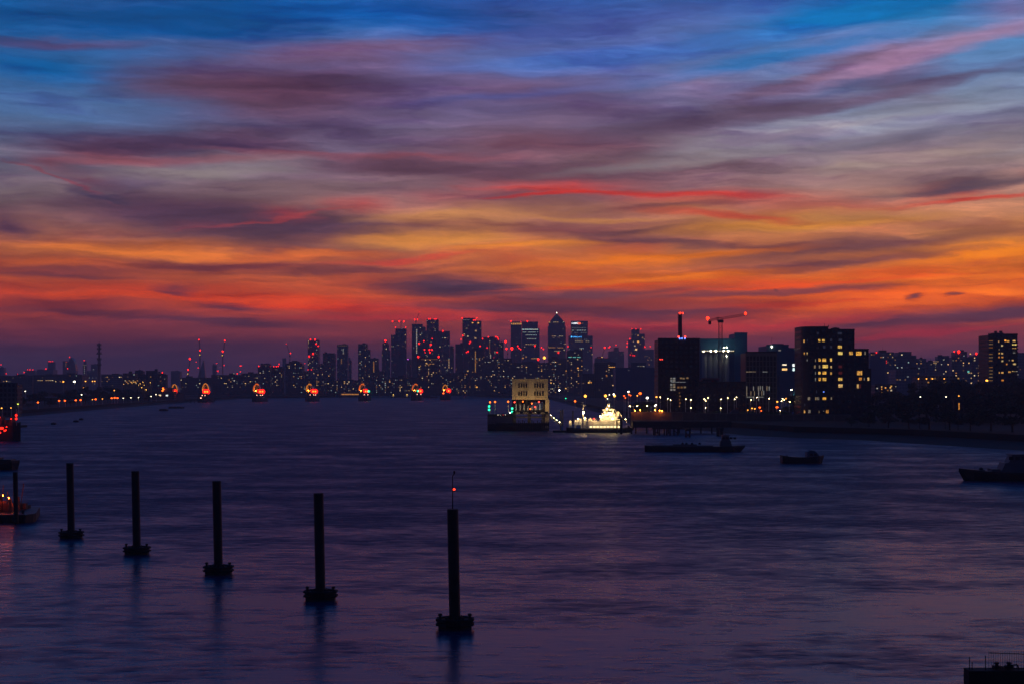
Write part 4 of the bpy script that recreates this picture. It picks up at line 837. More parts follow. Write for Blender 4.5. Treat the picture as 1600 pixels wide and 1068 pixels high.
# ---------------------------------------------------------------- right bank: river wall, lamps, trees, buildings
for a, b_, c_, lb in ((985, 1085, 'wall_flood', 'concrete river wall glowing orange under the lamps right of the tug'), (1085.5, 1190, 'wall_flood', 'concrete river wall below the small brick pavilion'), (1190.5, 1330, 'wall_flood', 'concrete river wall in front of the dark apartment tower')):
    D = 838; t_ = thing('river_wall', lb, 'wall', (X(a, D), D, 0), 0, 'river wall along the right bank'); q = D / F
    w_ = (b_ - a) * q
    MB().box(0, w_, 0, 1.2, 1, Z(643.6 + (a - 985) * .02, D)).build('wall', M[c_], t_)
    cp = MB().box(-.05, w_ + .05, -.15, 1.35, Z(643.6 + (a - 985) * .02, D), Z(643.6 + (a - 985) * .02, D) + .35)
    for k in range(int(w_ // 6)): cp.box(k*6 + .4, k*6 + .9, -.18, 0, 1, Z(643.6 + (a - 985) * .02, D) - .003)
    cp.build('coping', M['concrete'], t_)
    if a == 985:
        for px, py in ((992, 640.5), (1000, 640), (1023, 640), (1030, 640.5), (1034, 641)): MB().ball(((px - a)*q, -1.6, Z(py, D)), .16, 8, 6).bar(((px-a)*q, -1.6, Z(py, D) + .2), ((px-a)*q, .1, Z(py, D) + .2), .08).build('wall_lamp', M['l_wall'], t_)
ORD = ['first', 'second', 'third', 'fourth', 'fifth', 'sixth', 'seventh', 'eighth', 'ninth', 'tenth', 'eleventh', 'twelfth', 'thirteenth', 'fourteenth', 'fifteenth', 'sixteenth', 'seventeenth', 'eighteenth', 'nineteenth', 'twentieth', 'twenty-first', 'twenty-second', 'twenty-third', 'twenty-fourth', 'twenty-fifth', 'twenty-sixth']
def street_lamp(px, ytop, D, label, grp, m='l_post', r=.3, twin=False, base=LAND, name='street_lamp', arm=1.0, pm='pole'):
    t_ = thing(name, label, 'street lamp', (X(px, D), D, base), 0, grp); h = Z(ytop, D) - base
    MB().tube((0, 0, 0), (0, 0, h), .20, .12, 8).tube((0, 0, 0), (0, 0, 1.0), .3, .26, 8).build('pole', M[pm], t_)
    for sx in ((-1, 1) if twin else (0,)):
        hx_ = sx * 2.2
        MB().path([(0, 0, h - .1), (hx_ * .5, -arm * (.5 if not twin else .2), h + .25), (hx_, -arm, h + .3)], .07, 6).build('arm', M['pole'], t_)
        MB().ball((hx_, -arm - .1, h + .1), r, 10, 6, .7).build('lamp_head', M[m], t_)
tall = [(1031.5, 620), (1043, 622), (1047.5, 624), (1071, 623), (1079, 624), (1100, 622.5), (1102, 625.5), (1106, 621), (1126, 623), (1136.6, 621), (1147.2, 623), (1150.5, 620), (1173, 624), (1182, 620), (1201, 622), (1220.5, 626), (1222, 622), (1224.5, 624), (1233, 627), (1249.5, 628), (1253, 626)]
for i, (px, yt) in enumerate(tall):
    street_lamp(px, yt, 880 + (i*37 % 5) * 9, 'tall slim street lamp on the right bank, %s of its row from the left' % ORD[i], 'tall street lamps on the right bank', 'l_post', .16, arm=1.5)
for px, yt, lb in ((1079, 636.5, 'short lit bollard lamp below the scaffolded block'), (1102, 636.5, 'short lit bollard lamp between the crane and the shrubs'), (1126, 637, 'short lit bollard lamp left of the brick pavilion'), (1218.5, 640.5, 'short lit bollard lamp among shrubs by the apartment tower')):
    street_lamp(px, yt, 846, lb, 'short lamps on the river walk', 'l_post', .15, name='bollard_lamp', arm=.5)
for px, yt, lb in ((989.6, 634, 'twin headed lamp nearest the lit tug above the orange wall'), (1017, 633.5, 'twin headed lamp below the green lit tree')):
    street_lamp(px, yt, 850, lb, 'twin headed lamps on the river walk', 'l_post', .2, True)
street_lamp(1024.6, 632, 850, 'single pale lamp right of the twin headed lamps', 'tall street lamps on the right bank', 'l_post', .26)
for px, yt, m_, r_, lb in ((1000, 614, 'l_orange', .95, 'big orange street lamp above the dark tree right of the tug mast'), (975, 618, 'l_orange', .5, 'orange street lamp left of the big one, behind the tug'), (977, 621, 'l_orange', .4, 'lower small orange lamp behind the stern of the tug'), (982.5, 615.5, 'l_orange', .45, 'small orange lamp in the middle of the cluster behind the tug'), (985, 617, 'l_orange', .45, 'small orange lamp just right of the white one behind the tug'), (981.6, 611.3, 'l_white', .5, 'white lamp at the top of the cluster behind the tug'), (995.5, 617.5, 'l_yellow', .45, 'yellow lamp beside the big orange street lamp'), (1011, 621, 'l_white', .75, 'cold white lamp beside the dark tree'), (1025.5, 619.5, 'l_yellow', .6, 'yellow white lamp left of the scaffolded block'), (1186.6, 636, 'l_orange', .65, 'orange lamp over the road beside the unfinished flats'), (1213.5, 635.5, 'l_orange', .85, 'bright orange lamp between the shrubs and the apartment tower'), (1189, 641, 'l_orange', .45, 'low orange lamp beside the parked van'), (1174.6, 637.2, 'l_yellow', .5, 'yellow lamp, left of a pair right of the pavilion'), (1179, 638, 'l_yellow', .5, 'yellow lamp, right of a pair right of the pavilion'), (1168, 640, 'l_yellow', .4, 'low greenish yellow lamp right of the pavilion'), (1214, 627, 'l_yellow', .6, 'bright yellow lamp left of the apartment tower'), (1228, 622, 'l_yellow', .6, 'amber lamp in front of the round dark tree'), (1236, 608.5, 'l_white', .5, 'white lamp above the round dark tree'), (1242, 618, 'l_teal', .4, 'teal lamp on the low building left of the apartment tower'), (1251, 622, 'l_teal', .55, 'teal lamp at the edge of the apartment tower')):
    street_lamp(px, yt, 905 + (int(px) * 13 % 7) * 4, lb, 'coloured street lamps on the right bank', m_, r_)
# small van with tail lights
D = 856; q = D/F
vn = thing('parked_van', 'small van with red tail lights on the road by the pavilion', 'van', (X(1187, D), D, LAND))
MB().prism([(-1.1, -2.4), (1.1, -2.4), (1.1, 2.4), (-1.1, 2.4)], .4, 1.3).prism([(-1.1, -2.4), (1.1, -2.4), (1.1, 1.4), (-1.1, 1.4)], 1.3, 2.4, [(-.95, -2.25), (.95, -2.25), (.95, .9), (-.95, .9)]).build('body', M['white_paint'], vn)
for sx in (-1, 1):
    MB().box(sx*.95 - .14, sx*.95 + .14, -2.48, -2.38, .8, 1.5).build('tail_light', M['l_tail'], vn)
    for yy in (-1.5, 1.5): MB().tube((sx*1.12, yy, .36), (sx*.9, yy, .36), .36, n=12).build('wheel', M['rubber'], vn)
# brick pavilion
D = 862; q = D/F; x0 = X(1141, D)
pv = thing('brick_pavilion', 'small gabled brick pavilion with yellow lit windows on the river walk', 'pavilion', (X(1151, D), D, LAND))
MB().box(-10*q, 8.5*q, 0, 7, 0, 3.6).box(8.6*q, 15*q, 1, 6, 0, 2.6).build('wall', M['brick'], pv)
MB().prism([(-11*q, -.5), (9.5*q, -.5), (9.5*q, 7.5), (-11*q, 7.5)], 3.6, 6.6, [(-3*q, 3), (1.5*q, 3), (1.5*q, 4), (-3*q, 4)]).prism([(8.4*q, .6), (16*q, .6), (16*q, 6.4), (8.4*q, 6.4)], 2.6, 4.2, [(11.5*q, 3.2), (13*q, 3.2), (13*q, 3.8), (11.5*q, 3.8)]).build('roof', M['roof_tile'], pv)
for a, w_ in ((-8.4, 2.6), (-3, 3.2), (1, 1.4), (3.2, 1.4), (10.5, 2.6)): MB().box(0, w_*q, -.08, .05, 0, 1.7).build('window', M['w_amber_hi'], pv, (a*q, 0 if a < 9 else 1, .9 if a < 9 else .5))
MB().box(.4*q, 3*q, 2.4, 3.6, 5.4, 7.4).build('chimney', M['brick'], pv)

# trees
def crown_mesh(name, seed, h, w, n=1500, m='leaf', leaf=.55, core=True):
    r_ = random.Random(seed); mb = MB(); blobs = []
    for k in range(11):
        a = r_.uniform(0, 6.28); rr = w * .5 * math.sqrt(r_.random()) * .8; zz = h * r_.uniform(.36, .86)
        blobs.append((rr*math.cos(a), rr*math.sin(a), zz, w * r_.uniform(.16, .30), h * r_.uniform(.09, .17)))
    for _ in range(n):
        bx_, by_, bz_, br_, bh_ = r_.choice(blobs)
        v = Vector((r_.gauss(0, 1), r_.gauss(0, 1), r_.gauss(0, 1))).normalized() * (r_.random() ** .4)
        c = Vector((bx_ + v.x*br_, by_ + v.y*br_, bz_ + v.z*bh_)); s_ = leaf * r_.uniform(.6, 1.5)
        a = Vector((r_.gauss(0, 1), r_.gauss(0, 1), r_.gauss(0, 1))).normalized(); b_ = a.orthogonal().normalized(); a2 = a.cross(b_)
        mb.add([c + b_*s_, c + a2*s_*.6, c - b_*s_, c - a2*s_*.6], [(0, 1, 2, 3)])
    me = mb.mesh(name); me.materials.append(M[m])
    tr = MB().tube((0, 0, -.6), (w*.02, 0, h*.45), h*.028, h*.018, 8)
    for bx_, by_, bz_, br_, bh_ in blobs[:6]: tr.tube((w*.02, 0, h*.34), (bx_*.8, by_*.8, bz_), h*.012, h*.004, 5)
    tm = tr.mesh('trunk'); tm.materials.append(M['bark'])
    return me, tm, h, w
TREES = [crown_mesh('crown', 10 + k, 14 + k, 11 + (k*3 % 5), 1500) for k in range(5)]
LIT = [crown_mesh('crown', 40 + k, 7, 7, 900, 'leaf_lamplit', .4) for k in range(2)]
def tree(px, ytop, D, label, grp, kind=None, base=LAND, wid=1.0, name='tree', cat='tree', lit=False):
    cm, tm, h, w = (LIT if lit else TREES)[(kind if kind is not None else rng.randrange(5)) % (2 if lit else 5)]
    t_ = thing(name, label, cat, (X(px, D), D, base), rng.uniform(0, 6.28), grp); s_ = (Z(ytop, D) - base) / (h * .98)
    for nm, me in (('crown', cm), ('trunk', tm)):
        o = link(nm, me, t_); o.scale = (s_ * wid, s_ * wid, s_)
gR = 'dark trees on the right bank'
row1 = [(1372, 612, 900), (1392, 607, 930), (1412, 603, 960), (1436, 598, 980), (1458, 594, 1000), (1481, 592, 1010), (1503, 592, 1010), (1525, 596, 1000), (1548, 598, 1000), (1572, 594, 990), (1596, 590, 980)]
row2 = [(1366, 628, 790), (1390, 622, 800), (1418, 618, 800), (1448, 612, 810), (1482, 622, 800), (1512, 618, 790), (1542, 610, 800), (1570, 612, 790), (1597, 604, 780)]
row3 = [(1330, 650, 735), (1358, 643, 720), (1388, 640, 705), (1420, 642, 690), (1452, 636, 680), (1484, 640, 670), (1516, 643, 660), (1548, 636, 650), (1582, 630, 640)]
nm_ = ['back', 'middle', 'front']
for ri, rw in enumerate((row1, row2, row3)):
    for i, (px, yt, D) in enumerate(rw):
        tree(px, yt, D, 'dark leafy tree, %s from the apartment tower in the %s rank on the right bank' % (ORD[i], nm_[ri]), gR, wid=1.15 + .25*ri)
tree(1003, 627, 880, 'broad dark tree under the big orange lamp right of the tug', gR, 1, wid=1.5)
tree(1236, 617, 900, 'round dark tree left of the apartment tower', gR, 2, wid=1.3)
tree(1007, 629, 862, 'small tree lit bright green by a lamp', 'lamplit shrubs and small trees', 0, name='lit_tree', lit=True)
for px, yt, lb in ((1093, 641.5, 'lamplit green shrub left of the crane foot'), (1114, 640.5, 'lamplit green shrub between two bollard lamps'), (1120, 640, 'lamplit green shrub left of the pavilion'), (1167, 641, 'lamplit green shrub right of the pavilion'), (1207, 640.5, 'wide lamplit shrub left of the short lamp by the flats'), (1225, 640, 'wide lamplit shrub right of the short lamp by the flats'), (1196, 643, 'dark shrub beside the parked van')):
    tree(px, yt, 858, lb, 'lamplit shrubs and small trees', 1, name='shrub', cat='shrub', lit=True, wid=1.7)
for px, D, yt, ph, lb in ((1497, 700, 618, 22, 'yellow lamp on a pole among the dark trees'), (1477, 720, 619.5, 8, 'small white lamp among the dark trees'), (1437, 720, 619.5, 8, 'small white lamp low in the trees left of the others'), (1541, 1000, 594, 5, 'bright greenish floodlight at the foot of the far tower block')):
    street_lamp(px, yt, D - 30, lb, 'lamps among the trees', 'l_yellow' if D != 720 else 'l_white_s', .3 if D != 1000 else .9, pm='steel_dark')
kk = thing('stair_tower', 'narrow stair tower with a tall yellow lit window among the dark trees', 'building', (X(1498, 760), 760, LAND)); MB().box(-2.2, 2.2, 0, 4, 0, 13.2).box(-2.4, 2.4, -.15, 4.2, 13.2, 13.6).build('wall', M['f_brick'], kk); MB().box(-.42, .42, -.12, .1, 8.0, 11.6).build('window', M['w_amber'], kk)

# ---------------------------------------------------------------- the far city
WINMESH = {}
def win(parent, x, z, w, h, m, y=-.12, name='window', rz=0):
    k = (round(w, 1), round(h, 1), m)
    if k not in WINMESH:
        b_ = MB().box(-k[0]/2, k[0]/2, -.06, .1, -k[1]/2, k[1]/2); me = b_.mesh('window'); me.materials.append(M[m]); WINMESH[k] = me
    o = link(name, WINMESH[k], parent, (x, y, z)); o.rotation_euler = (0, 0, rz); return o
LAMPMESH = {}
def lampball(parent, x, y, z, r, m, name='warning_light'):
    k = (round(r, 1), m)
    if k not in LAMPMESH:
        me = MB().ball((0, 0, 0), max(.1, k[0]), 8, 6).tube((0, 0, -k[0]*1.5), (0, 0, -k[0]*.8), k[0]*.25, n=6).mesh('lamp'); me.materials.append(M[m]); LAMPMESH[k] = me
    return link(name, LAMPMESH[k], parent, (x, y, z))
MIX = dict(n=['w_warm_dim', 'w_warm', 'w_white_dim', 'w_white', 'w_amber_dim', 'w_cool_dim', 'w_amber', 'w_cool', 'w_warm_hi'],
           warm=['w_warm', 'w_warm_dim', 'w_amber', 'w_amber_dim', 'w_warm_hi', 'w_white'], cool=['w_cool', 'w_cool_dim', 'w_white', 'w_white_dim'],
           amber=['w_amber', 'w_amber_hi', 'w_warm_hi', 'w_warm'], dim=['w_warm_dim', 'w_white_dim', 'w_cool_dim', 'w_amber_dim'])
def tower(name, label, cat, x0, x1, yt, D, m='f_grey', dep=None, steps=(), n=0, mix='n', reds=(), strips=(), rows=(), spots=(), seed=None, plant=1, ymin=None, ymax=612, grp=None, base=LAND, ww=1.0, rred=1.0, fins=0):
    r_ = random.Random(seed if seed is not None else int(x0*31 + yt*7)); q = D / F; xc = (x0 + x1) / 2
    root = thing(name, label, cat, (X(xc, D), D, base), 0, grp)
    gx = lambda px: (px - xc) * q
    gz = lambda py: Z(py, D) - base
    dep = dep or max(14, min(45, (x1 - x0) * q))
    f = MB().box(gx(x0), gx(x1), 0, dep, -.5, gz(yt))
    if fins:
        for k in range(fins + 1):
            xx = gx(x0) + (gx(x1) - gx(x0)) * k / fins; f.box(xx - .45, xx + .45, -.4, 0.0, 0, gz(yt) - .4)
    f.box(gx(x0) - .25, gx(x1) + .25, -.25, .35, gz(yt), gz(yt) + 1.1)
    f.build('facade', M[m], root)
    for k, (a, b_, y_, *rest) in enumerate(steps):
        off = rest[0] if rest else 3 + k*1.7
        MB().box(gx(a), gx(b_), off, dep - 2 - k, -.4, gz(y_)).box(gx(a) - .2, gx(b_) + .2, off - .2, off + .3, gz(y_), gz(y_) + .9).build('tower_section', M[m], root)
    for k in range(plant):
        w_ = (x1 - x0) * q * r_.uniform(.12, .3); a = r_.uniform(gx(x0) + w_, gx(x1) - w_) if (x1-x0)*q > 2.2*w_ else 0
        MB().box(a - w_*.6, a + w_*.6, dep*.3, dep*.6, gz(yt), gz(yt) + r_.uniform(2, 4.5)).tube((a, dep*.4, gz(yt)), (a, dep*.4, gz(yt) + r_.uniform(5, 9)), .25, .1, 6).build('roof_plant', M['steel_dark'], root)
    # lit windows on the storey grid, front faces only
    faces = [(x0, x1, yt, -.12)] + [(a, b_, y_, (rest[0] if rest else 3 + k*1.7) - .12) for k, (a, b_, y_, *rest) in enumerate(steps)]
    sto = 3.6; bay = 3.0; used = set()
    wsz = (max(1.5, .86 * q) * ww, max(1.3, .72 * q) * ww); n = int(n * .8)
    area = [max(1, (f_[1]-f_[0]) * (min(ymax, 606) - f_[2])) for f_ in faces]
    cnt = 0; tries = 0
    ncol = max(1, int((x1-x0)*q / bay)); hot = [r_.randrange(ncol) for _ in range(2)]
    while cnt < n and tries < n*30:
        tries += 1
        fi = 0 if len(faces) == 1 or r_.random() < area[0]/sum(area) else r_.randrange(1, len(faces))
        a, b_, y_, yy = faces[fi]; nc = max(1, int((b_-a)*q / bay)); c_ = r_.randrange(nc)
        if r_.random() < .3 and fi == 0: c_ = r_.choice(hot) % nc
        top = max(y_, ymin or 0); py = r_.uniform(top + 1.2, ymax); k = int(gz(py) / sto)
        if (fi, c_, k) in used: continue
        if fi > 0 and x0 < a + (c_+.5)*bay/q < x1 and py > yt: continue
        used.add((fi, c_, k)); cnt += 1
        win(root, gx(a) + (c_ + .5) * (b_ - a) * q / nc, k * sto + 1.9, wsz[0] * r_.choice((.8, 1, 1, 1.5)), wsz[1], r_.choice(MIX[mix]), yy)
    for (px, y0_, y1_, m_, k_) in strips:                 # vertical lit stair cores
        for j in range(k_):
            z_ = gz(y0_ + (y1_ - y0_) * (j + .5) / k_); win(root, gx(px), z_, 1.3*q*ww, abs(y1_ - y0_)/k_*q*.7, m_, -.14)
    for (xa, xb, py, m_, k_) in rows:                     # lit floors
        for j in range(k_):
            if r_.random() < .12: continue
            win(root, gx(xa + (xb - xa) * (j + .5) / k_), gz(py), (xb - xa)/k_*q*.72, .95*q*ww, m_, -.15)
    for (px, py, m_, s_) in spots: win(root, gx(px), gz(py), 1.2*q*s_, 1.0*q*s_, m_, -.16)
    for (px, py, *rest) in reds: lampball(root, gx(px), -1.2, gz(py), q * .92 * rred * (rest[0] if rest else 1), 'l_red')
    return root, gx, gz, q
T = tower
def crane(label, px, ybase, ytop, D, tip, counter=None, lamps=(), grp='tower cranes over the city', cabin=True, w=1.8, m='steel_dark', white=None):
    t_ = thing('tower_crane', label, 'crane', (X(px, D), D, LAND), 0, grp); q = D/F
    z0_, z1_ = 0, Z(ytop, D) - LAND; gx = lambda a: (a - px)*q; gz = lambda a: Z(a, D) - LAND
    r = max(.18, .22 * q)
    MB().lattice((0, 0, z0_), (0, 0, z1_), w, max(6, int((z1_)/6)), r).build('mast', M[m], t_)
    if tip: MB().lattice((0, 0, z1_), (gx(tip[0]), 0, gz(tip[1])), w*.7, 10, r*.8).build('jib', M[m], t_)
    if counter: MB().lattice((0, 0, z1_), (gx(counter[0]), 0, gz(counter[1])), w*.7, 4, r*.8).box(gx(counter[0]) - 1.5, gx(counter[0]) + 1.5, -1, 1, gz(counter[1]) - 3.2, gz(counter[1])).build('counter_jib', M[m], t_)
    if cabin: MB().box(-w*.9, w*.9, -w*1.2, w*.4, z1_ - 2.2, z1_ + .4).build('cabin', M[m], t_)
    for (a, b_, s_) in lamps: lampball(t_, gx(a), -w, gz(b_), q*s_, 'l_red')
    if white: lampball(t_, gx(white[0]), -w, gz(white[1]), q*.8, 'l_yellow_soft', 'work_lamp')
    return t_

# -- hazy left horizon
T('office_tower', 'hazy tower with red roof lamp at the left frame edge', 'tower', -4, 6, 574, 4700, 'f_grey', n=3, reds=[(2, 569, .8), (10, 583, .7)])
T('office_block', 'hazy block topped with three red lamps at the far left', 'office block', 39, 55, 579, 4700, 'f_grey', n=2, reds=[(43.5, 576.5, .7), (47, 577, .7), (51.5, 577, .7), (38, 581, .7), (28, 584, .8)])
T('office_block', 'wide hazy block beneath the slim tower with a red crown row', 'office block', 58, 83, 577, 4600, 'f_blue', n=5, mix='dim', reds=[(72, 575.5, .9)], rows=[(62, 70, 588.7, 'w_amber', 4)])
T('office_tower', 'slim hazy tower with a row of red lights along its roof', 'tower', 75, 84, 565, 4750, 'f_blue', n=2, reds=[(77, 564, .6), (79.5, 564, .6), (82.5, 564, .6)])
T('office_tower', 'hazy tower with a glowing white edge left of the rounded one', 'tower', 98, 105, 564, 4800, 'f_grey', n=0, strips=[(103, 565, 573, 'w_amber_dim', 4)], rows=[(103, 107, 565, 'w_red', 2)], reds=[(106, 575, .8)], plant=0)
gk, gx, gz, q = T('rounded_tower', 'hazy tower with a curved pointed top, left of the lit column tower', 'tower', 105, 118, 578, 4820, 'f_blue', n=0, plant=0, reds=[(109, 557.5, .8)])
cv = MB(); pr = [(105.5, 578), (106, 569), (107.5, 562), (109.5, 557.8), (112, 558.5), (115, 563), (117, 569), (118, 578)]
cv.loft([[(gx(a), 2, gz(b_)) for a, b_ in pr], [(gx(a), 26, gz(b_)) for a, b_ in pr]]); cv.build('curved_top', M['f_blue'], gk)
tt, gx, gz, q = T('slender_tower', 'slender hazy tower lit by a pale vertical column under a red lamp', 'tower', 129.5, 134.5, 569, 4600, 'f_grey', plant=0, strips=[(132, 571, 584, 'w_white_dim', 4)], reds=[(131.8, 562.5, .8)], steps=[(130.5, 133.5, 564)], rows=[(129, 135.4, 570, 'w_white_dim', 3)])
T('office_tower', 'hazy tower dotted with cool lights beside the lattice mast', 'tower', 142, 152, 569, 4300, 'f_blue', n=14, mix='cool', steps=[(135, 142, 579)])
# lattice telecom mast
D = 2500; q = D/F
tm = thing('telecom_mast', 'tall dark latticed telecom mast with aerial rings, alone on the left', 'mast', (X(155, D), D, LAND), 0)
zt = Z(536, D) - LAND
MB().lattice((0, 0, 0), (0, 0, Z(560, D) - LAND), 3.6, 12, .5).lattice((0, 0, Z(560, D) - LAND), (0, 0, zt), 2.0, 8, .4).tube((0, 0, zt - 8), (0, 0, zt + 3), .35, n=6).tube((0, 0, 0), (0, 0, zt - 2), .7, n=8).build('mast', M['steel_dark'], tm)
for y_ in (540, 546, 553, 562, 571):
    z_ = Z(y_, D) - LAND; g = MB().tube((0, 0, z_), (0, 0, z_ + .8), 3.9 if y_ != 553 else 5.2, n=14)
    for k in range(6): a = k*1.047; g.tube((3.4*math.cos(a), 3.4*math.sin(a), z_ + .8), (3.4*math.cos(a), 3.4*math.sin(a), z_ + 3.6), .5, n=6)
    g.build('aerial_ring', M['steel_dark'], tm)
# left middle distance, low and dark with scattered lamps
T('warehouse', 'long low block with one row of lit windows at the far left', 'warehouse', 52, 86, 586, 2700, 'f_dark', n=2, rows=[(55, 83, 593.6, 'w_warm', 9)], ymax=600, spots=[(82.5, 593.6, 'w_warm_hi', 1)])
T('warehouse', 'low dark block between the left edge and the lamp row block', 'warehouse', -10, 51, 587, 2750, 'f_dark', n=5, ymax=599, spots=[(6, 595, 'w_amber', 1), (10.5, 594.8, 'w_warm_hi', 1.3)])
T('warehouse', 'dark low block behind the bright white floodlight at the left', 'warehouse', 86, 128, 585, 2700, 'f_dark', n=6, ymax=598)
T('flats', 'low block of flats with two lit storeys right of the lattice mast', 'flats', 158, 191, 585, 2500, 'f_grey', n=12, mix='warm', ymax=600)
T('flats', 'tall dark block left of two higher roofs on the left shore', 'flats', 192, 211, 583.5, 2400, 'f_dark', n=3, ymax=600)
T('flats', 'dark block with a stepped roof in the left shore group', 'flats', 211, 223, 579, 2450, 'f_dark', n=1, ymax=600)
T('flats', 'highest dark block of the left shore group', 'flats', 228, 246, 579.5, 2400, 'f_dark', n=2, ymax=598, steps=[(222, 230, 585)])
T('flats', 'dark block at the right end of the left shore group', 'flats', 246, 259, 584.5, 2350, 'f_dark', n=5, mix='dim', ymax=606, reds=[(254, 581.5, .9)])
T('office_tower', 'pale hazy tower block alone right of the left shore group', 'tower', 267, 281, 579.5, 4400, 'f_grey', n=0)
D = 1900; q = D/F
ip = thing('industrial_plant', 'yellow lit industrial plant with pipework behind the left bank trees', 'industrial plant', (X(222, D), D, LAND), 0)
pm = MB().box(-30*q, -8*q, 3, 20, 0, Z(592, D) - LAND)
for k in range(7): pm.box((-7 + k*3.2)*q, (-5.4 + k*3.2)*q, 2, 8, 0, Z(590 + (k*5 % 7), D) - LAND)
pm.tube((-2*q, 2, Z(600, D) - LAND), (15*q, 2, Z(600, D) - LAND), .5, n=8).tube((-2*q, 2, Z(605, D) - LAND), (15*q, 2, Z(605, D) - LAND), .5, n=8).tube((9*q, 4, 0), (9*q, 4, Z(588, D) - LAND), 1.2, n=10)
pm.build('plant_building', M['frame_pale'], ip)
for a, b_, r_ in ((219.6, 598.7, 1.0), (222, 604.7, 1.2), (224, 596, 1.1), (226, 601, .8), (229, 608, 1.3), (235.4, 597, 1.0), (217, 601, .7), (194, 599.5, .9), (206, 596.5, .7), (209, 596.3, .7), (212.5, 596, .7)): MB().ball(((a-222)*q, -1.8, Z(b_, D) - LAND), r_*q*.5, 8, 6).build('lamp', M['l_plant'], ip)
for k in range(10): win(ip, (-27 + k*2.1)*q, Z(594 + (k % 3)*2, D) - LAND, 1.4, 1.2, 'w_amber' if k % 2 else 'w_warm', 2.9)
# left bank lamps
lb = [(60, 628, 'o'), (93, 625.4, 'o'), (102, 625.2, 'o'), (119, 624.6, 'o'), (126.5, 624.2, 'o'), (145, 623.5, 'y'), (150, 623, 'o'), (160.6, 622.4, 'y'), (175, 621.3, 'o'), (179.6, 620.7, 'o'), (184, 621, 'o'), (193, 621.3, 'w'), (205, 620.6, 'w'), (217, 620.4, 'w'), (236.6, 618.5, 'w'), (244.2, 615.6, 'w')]
for i, (px, py, c_) in enumerate(lb):
    D = 1250 + (px - 60) * 3.1
    street_lamp(px, py, D, '%s lamp on the left embankment road, %s from the left' % (dict(o='orange', y='yellow', w='white')[c_], ORD[i]), 'lamps along the left embankment', dict(o='l_orange', y='l_yellow', w='l_white_s')[c_], .36 * D/1000 * (1.9 if c_ == 'o' else 1))
for px, py, D, m_, r_, lbl in ((116.5, 595.6, 2100, 'l_white', 1.5, 'bright white floodlight above the left bank trees'), (99.4, 595.7, 2100, 'l_yellow', 1.3, 'yellow floodlight left of the bright white one'), (134, 595, 2100, 'l_yellow', 1.0, 'yellow floodlight right of the bright white one'), (145, 595, 2100, 'l_yellow', .9, 'left lamp of the close yellow pair by the lattice mast'), (148.5, 595, 2100, 'l_yellow', .9, 'right lamp of the close yellow pair by the lattice mast'), (132, 605, 1700, 'l_yellow', 1.1, 'amber lamp standing above the dark tree belt on the left'), (128, 616, 1500, 'l_white_s', .7, 'small white lamp inside the dark tree belt on the left'), (40, 610.6, 1500, 'l_white_s', .6, 'small white lamp above the trees near the left edge'), (179, 609.3, 1700, 'l_yellow', .7, 'small yellow lamp right of the lattice mast, low'), (3.5, 637, 950, 'l_yellow', .5, 'yellow lamp at the left frame edge above the red lit jetty'), (18, 636.6, 950, 'l_yellow', .4, 'yellow lamp above the red lit jetty'), (29, 630.6, 960, 'l_green_tree', .5, 'greenish lamp near the mast of the red lit jetty')):
    street_lamp(px, py, D, lbl, 'floodlights behind the left bank', m_, r_)
gL = 'dark trees on the left bank'
lt = [(36, 616, 1150), (52, 611, 1220), (70, 610, 1280), (88, 612, 1330), (104, 606, 1380), (121, 603, 1450), (138, 606, 1500), (156, 604, 1550), (174, 603, 1600), (192, 606, 1650), (209, 609, 1690), (225, 611, 1730), (241, 610, 1760)]
for i, (px, yt, D) in enumerate(lt): tree(px, yt, D + 190, 'dark tree in the left bank belt, %s from the left' % ORD[i], gL, wid=1.5)
lt2 = [(44, 628, 1130), (78, 622, 1220), (110, 619, 1300), (134, 616, 1380), (168, 614, 1500), (200, 614, 1600), (232, 615, 1700)]
for i, (px, yt, D) in enumerate(lt2): tree(px, yt, D + 150, 'low dark tree on the left embankment, %s from the left' % ORD[i], gL, wid=1.9)
# left frame edge: dark warehouse and red lit jetty
D = 900; T('warehouse', 'big unlit warehouse at the left frame edge above the red lit jetty', 'warehouse', -30, 27, 599.5, 960, 'f_dark', n=0, dep=10)
D = 655.0; q = D/F
rj = thing('lit_jetty', 'piled jetty lit red at the left frame edge', 'jetty', (X(10, D), D, 0))
z_ = Z(664, D)
MB().box(-26*q, 22*q, 0, 9, z_ - 1, z_).box(-26*q, 10*q, 1, 8, -1, z_ - 1).build('deck', M['timber'], rj)
for k in range(9): MB().tube((10*q + k*1.45*q, -.3 - (k % 2)*.3, -1), (10*q + k*1.45*q, -.3 - (k % 2)*.3, z_ + 1.2 + (k % 3)*.25), .3, n=8).build('fender_pile', M['timber'], rj)
jr = random.Random(8); mm_ = MB()
for k in range(14): a = jr.uniform(-24, 6); mm_.box(a*q, (a + jr.uniform(2, 5))*q, jr.uniform(0, 3), 6, z_, z_ + jr.uniform(1, 4.2))
mm_.build('deck_equipment', M['rust'], rj)
for a, b_, r_ in ((17.0, 648.0, .5), (17.0, 653.3, .5), (-6, 668.2, .55), (-4.5, 668.2, .55), (-7.5, 668.2, .5), (-1, 672, .4), (2, 666, .3), (-8, 675, .4), (1, 671, .3), (9, 653.5, .28), (-9, 651, .35)): MB().ball((a*q, -1.4, Z(b_, D)), r_, 10, 8).build('red_lamp', M['l_red_jetty'], rj)
MB().tube((17*q, -.9, z_), (17*q, -.9, Z(638, D)), .12, n=8).build('signal_mast', M['pole'], rj)
D = 1000; q = D/F
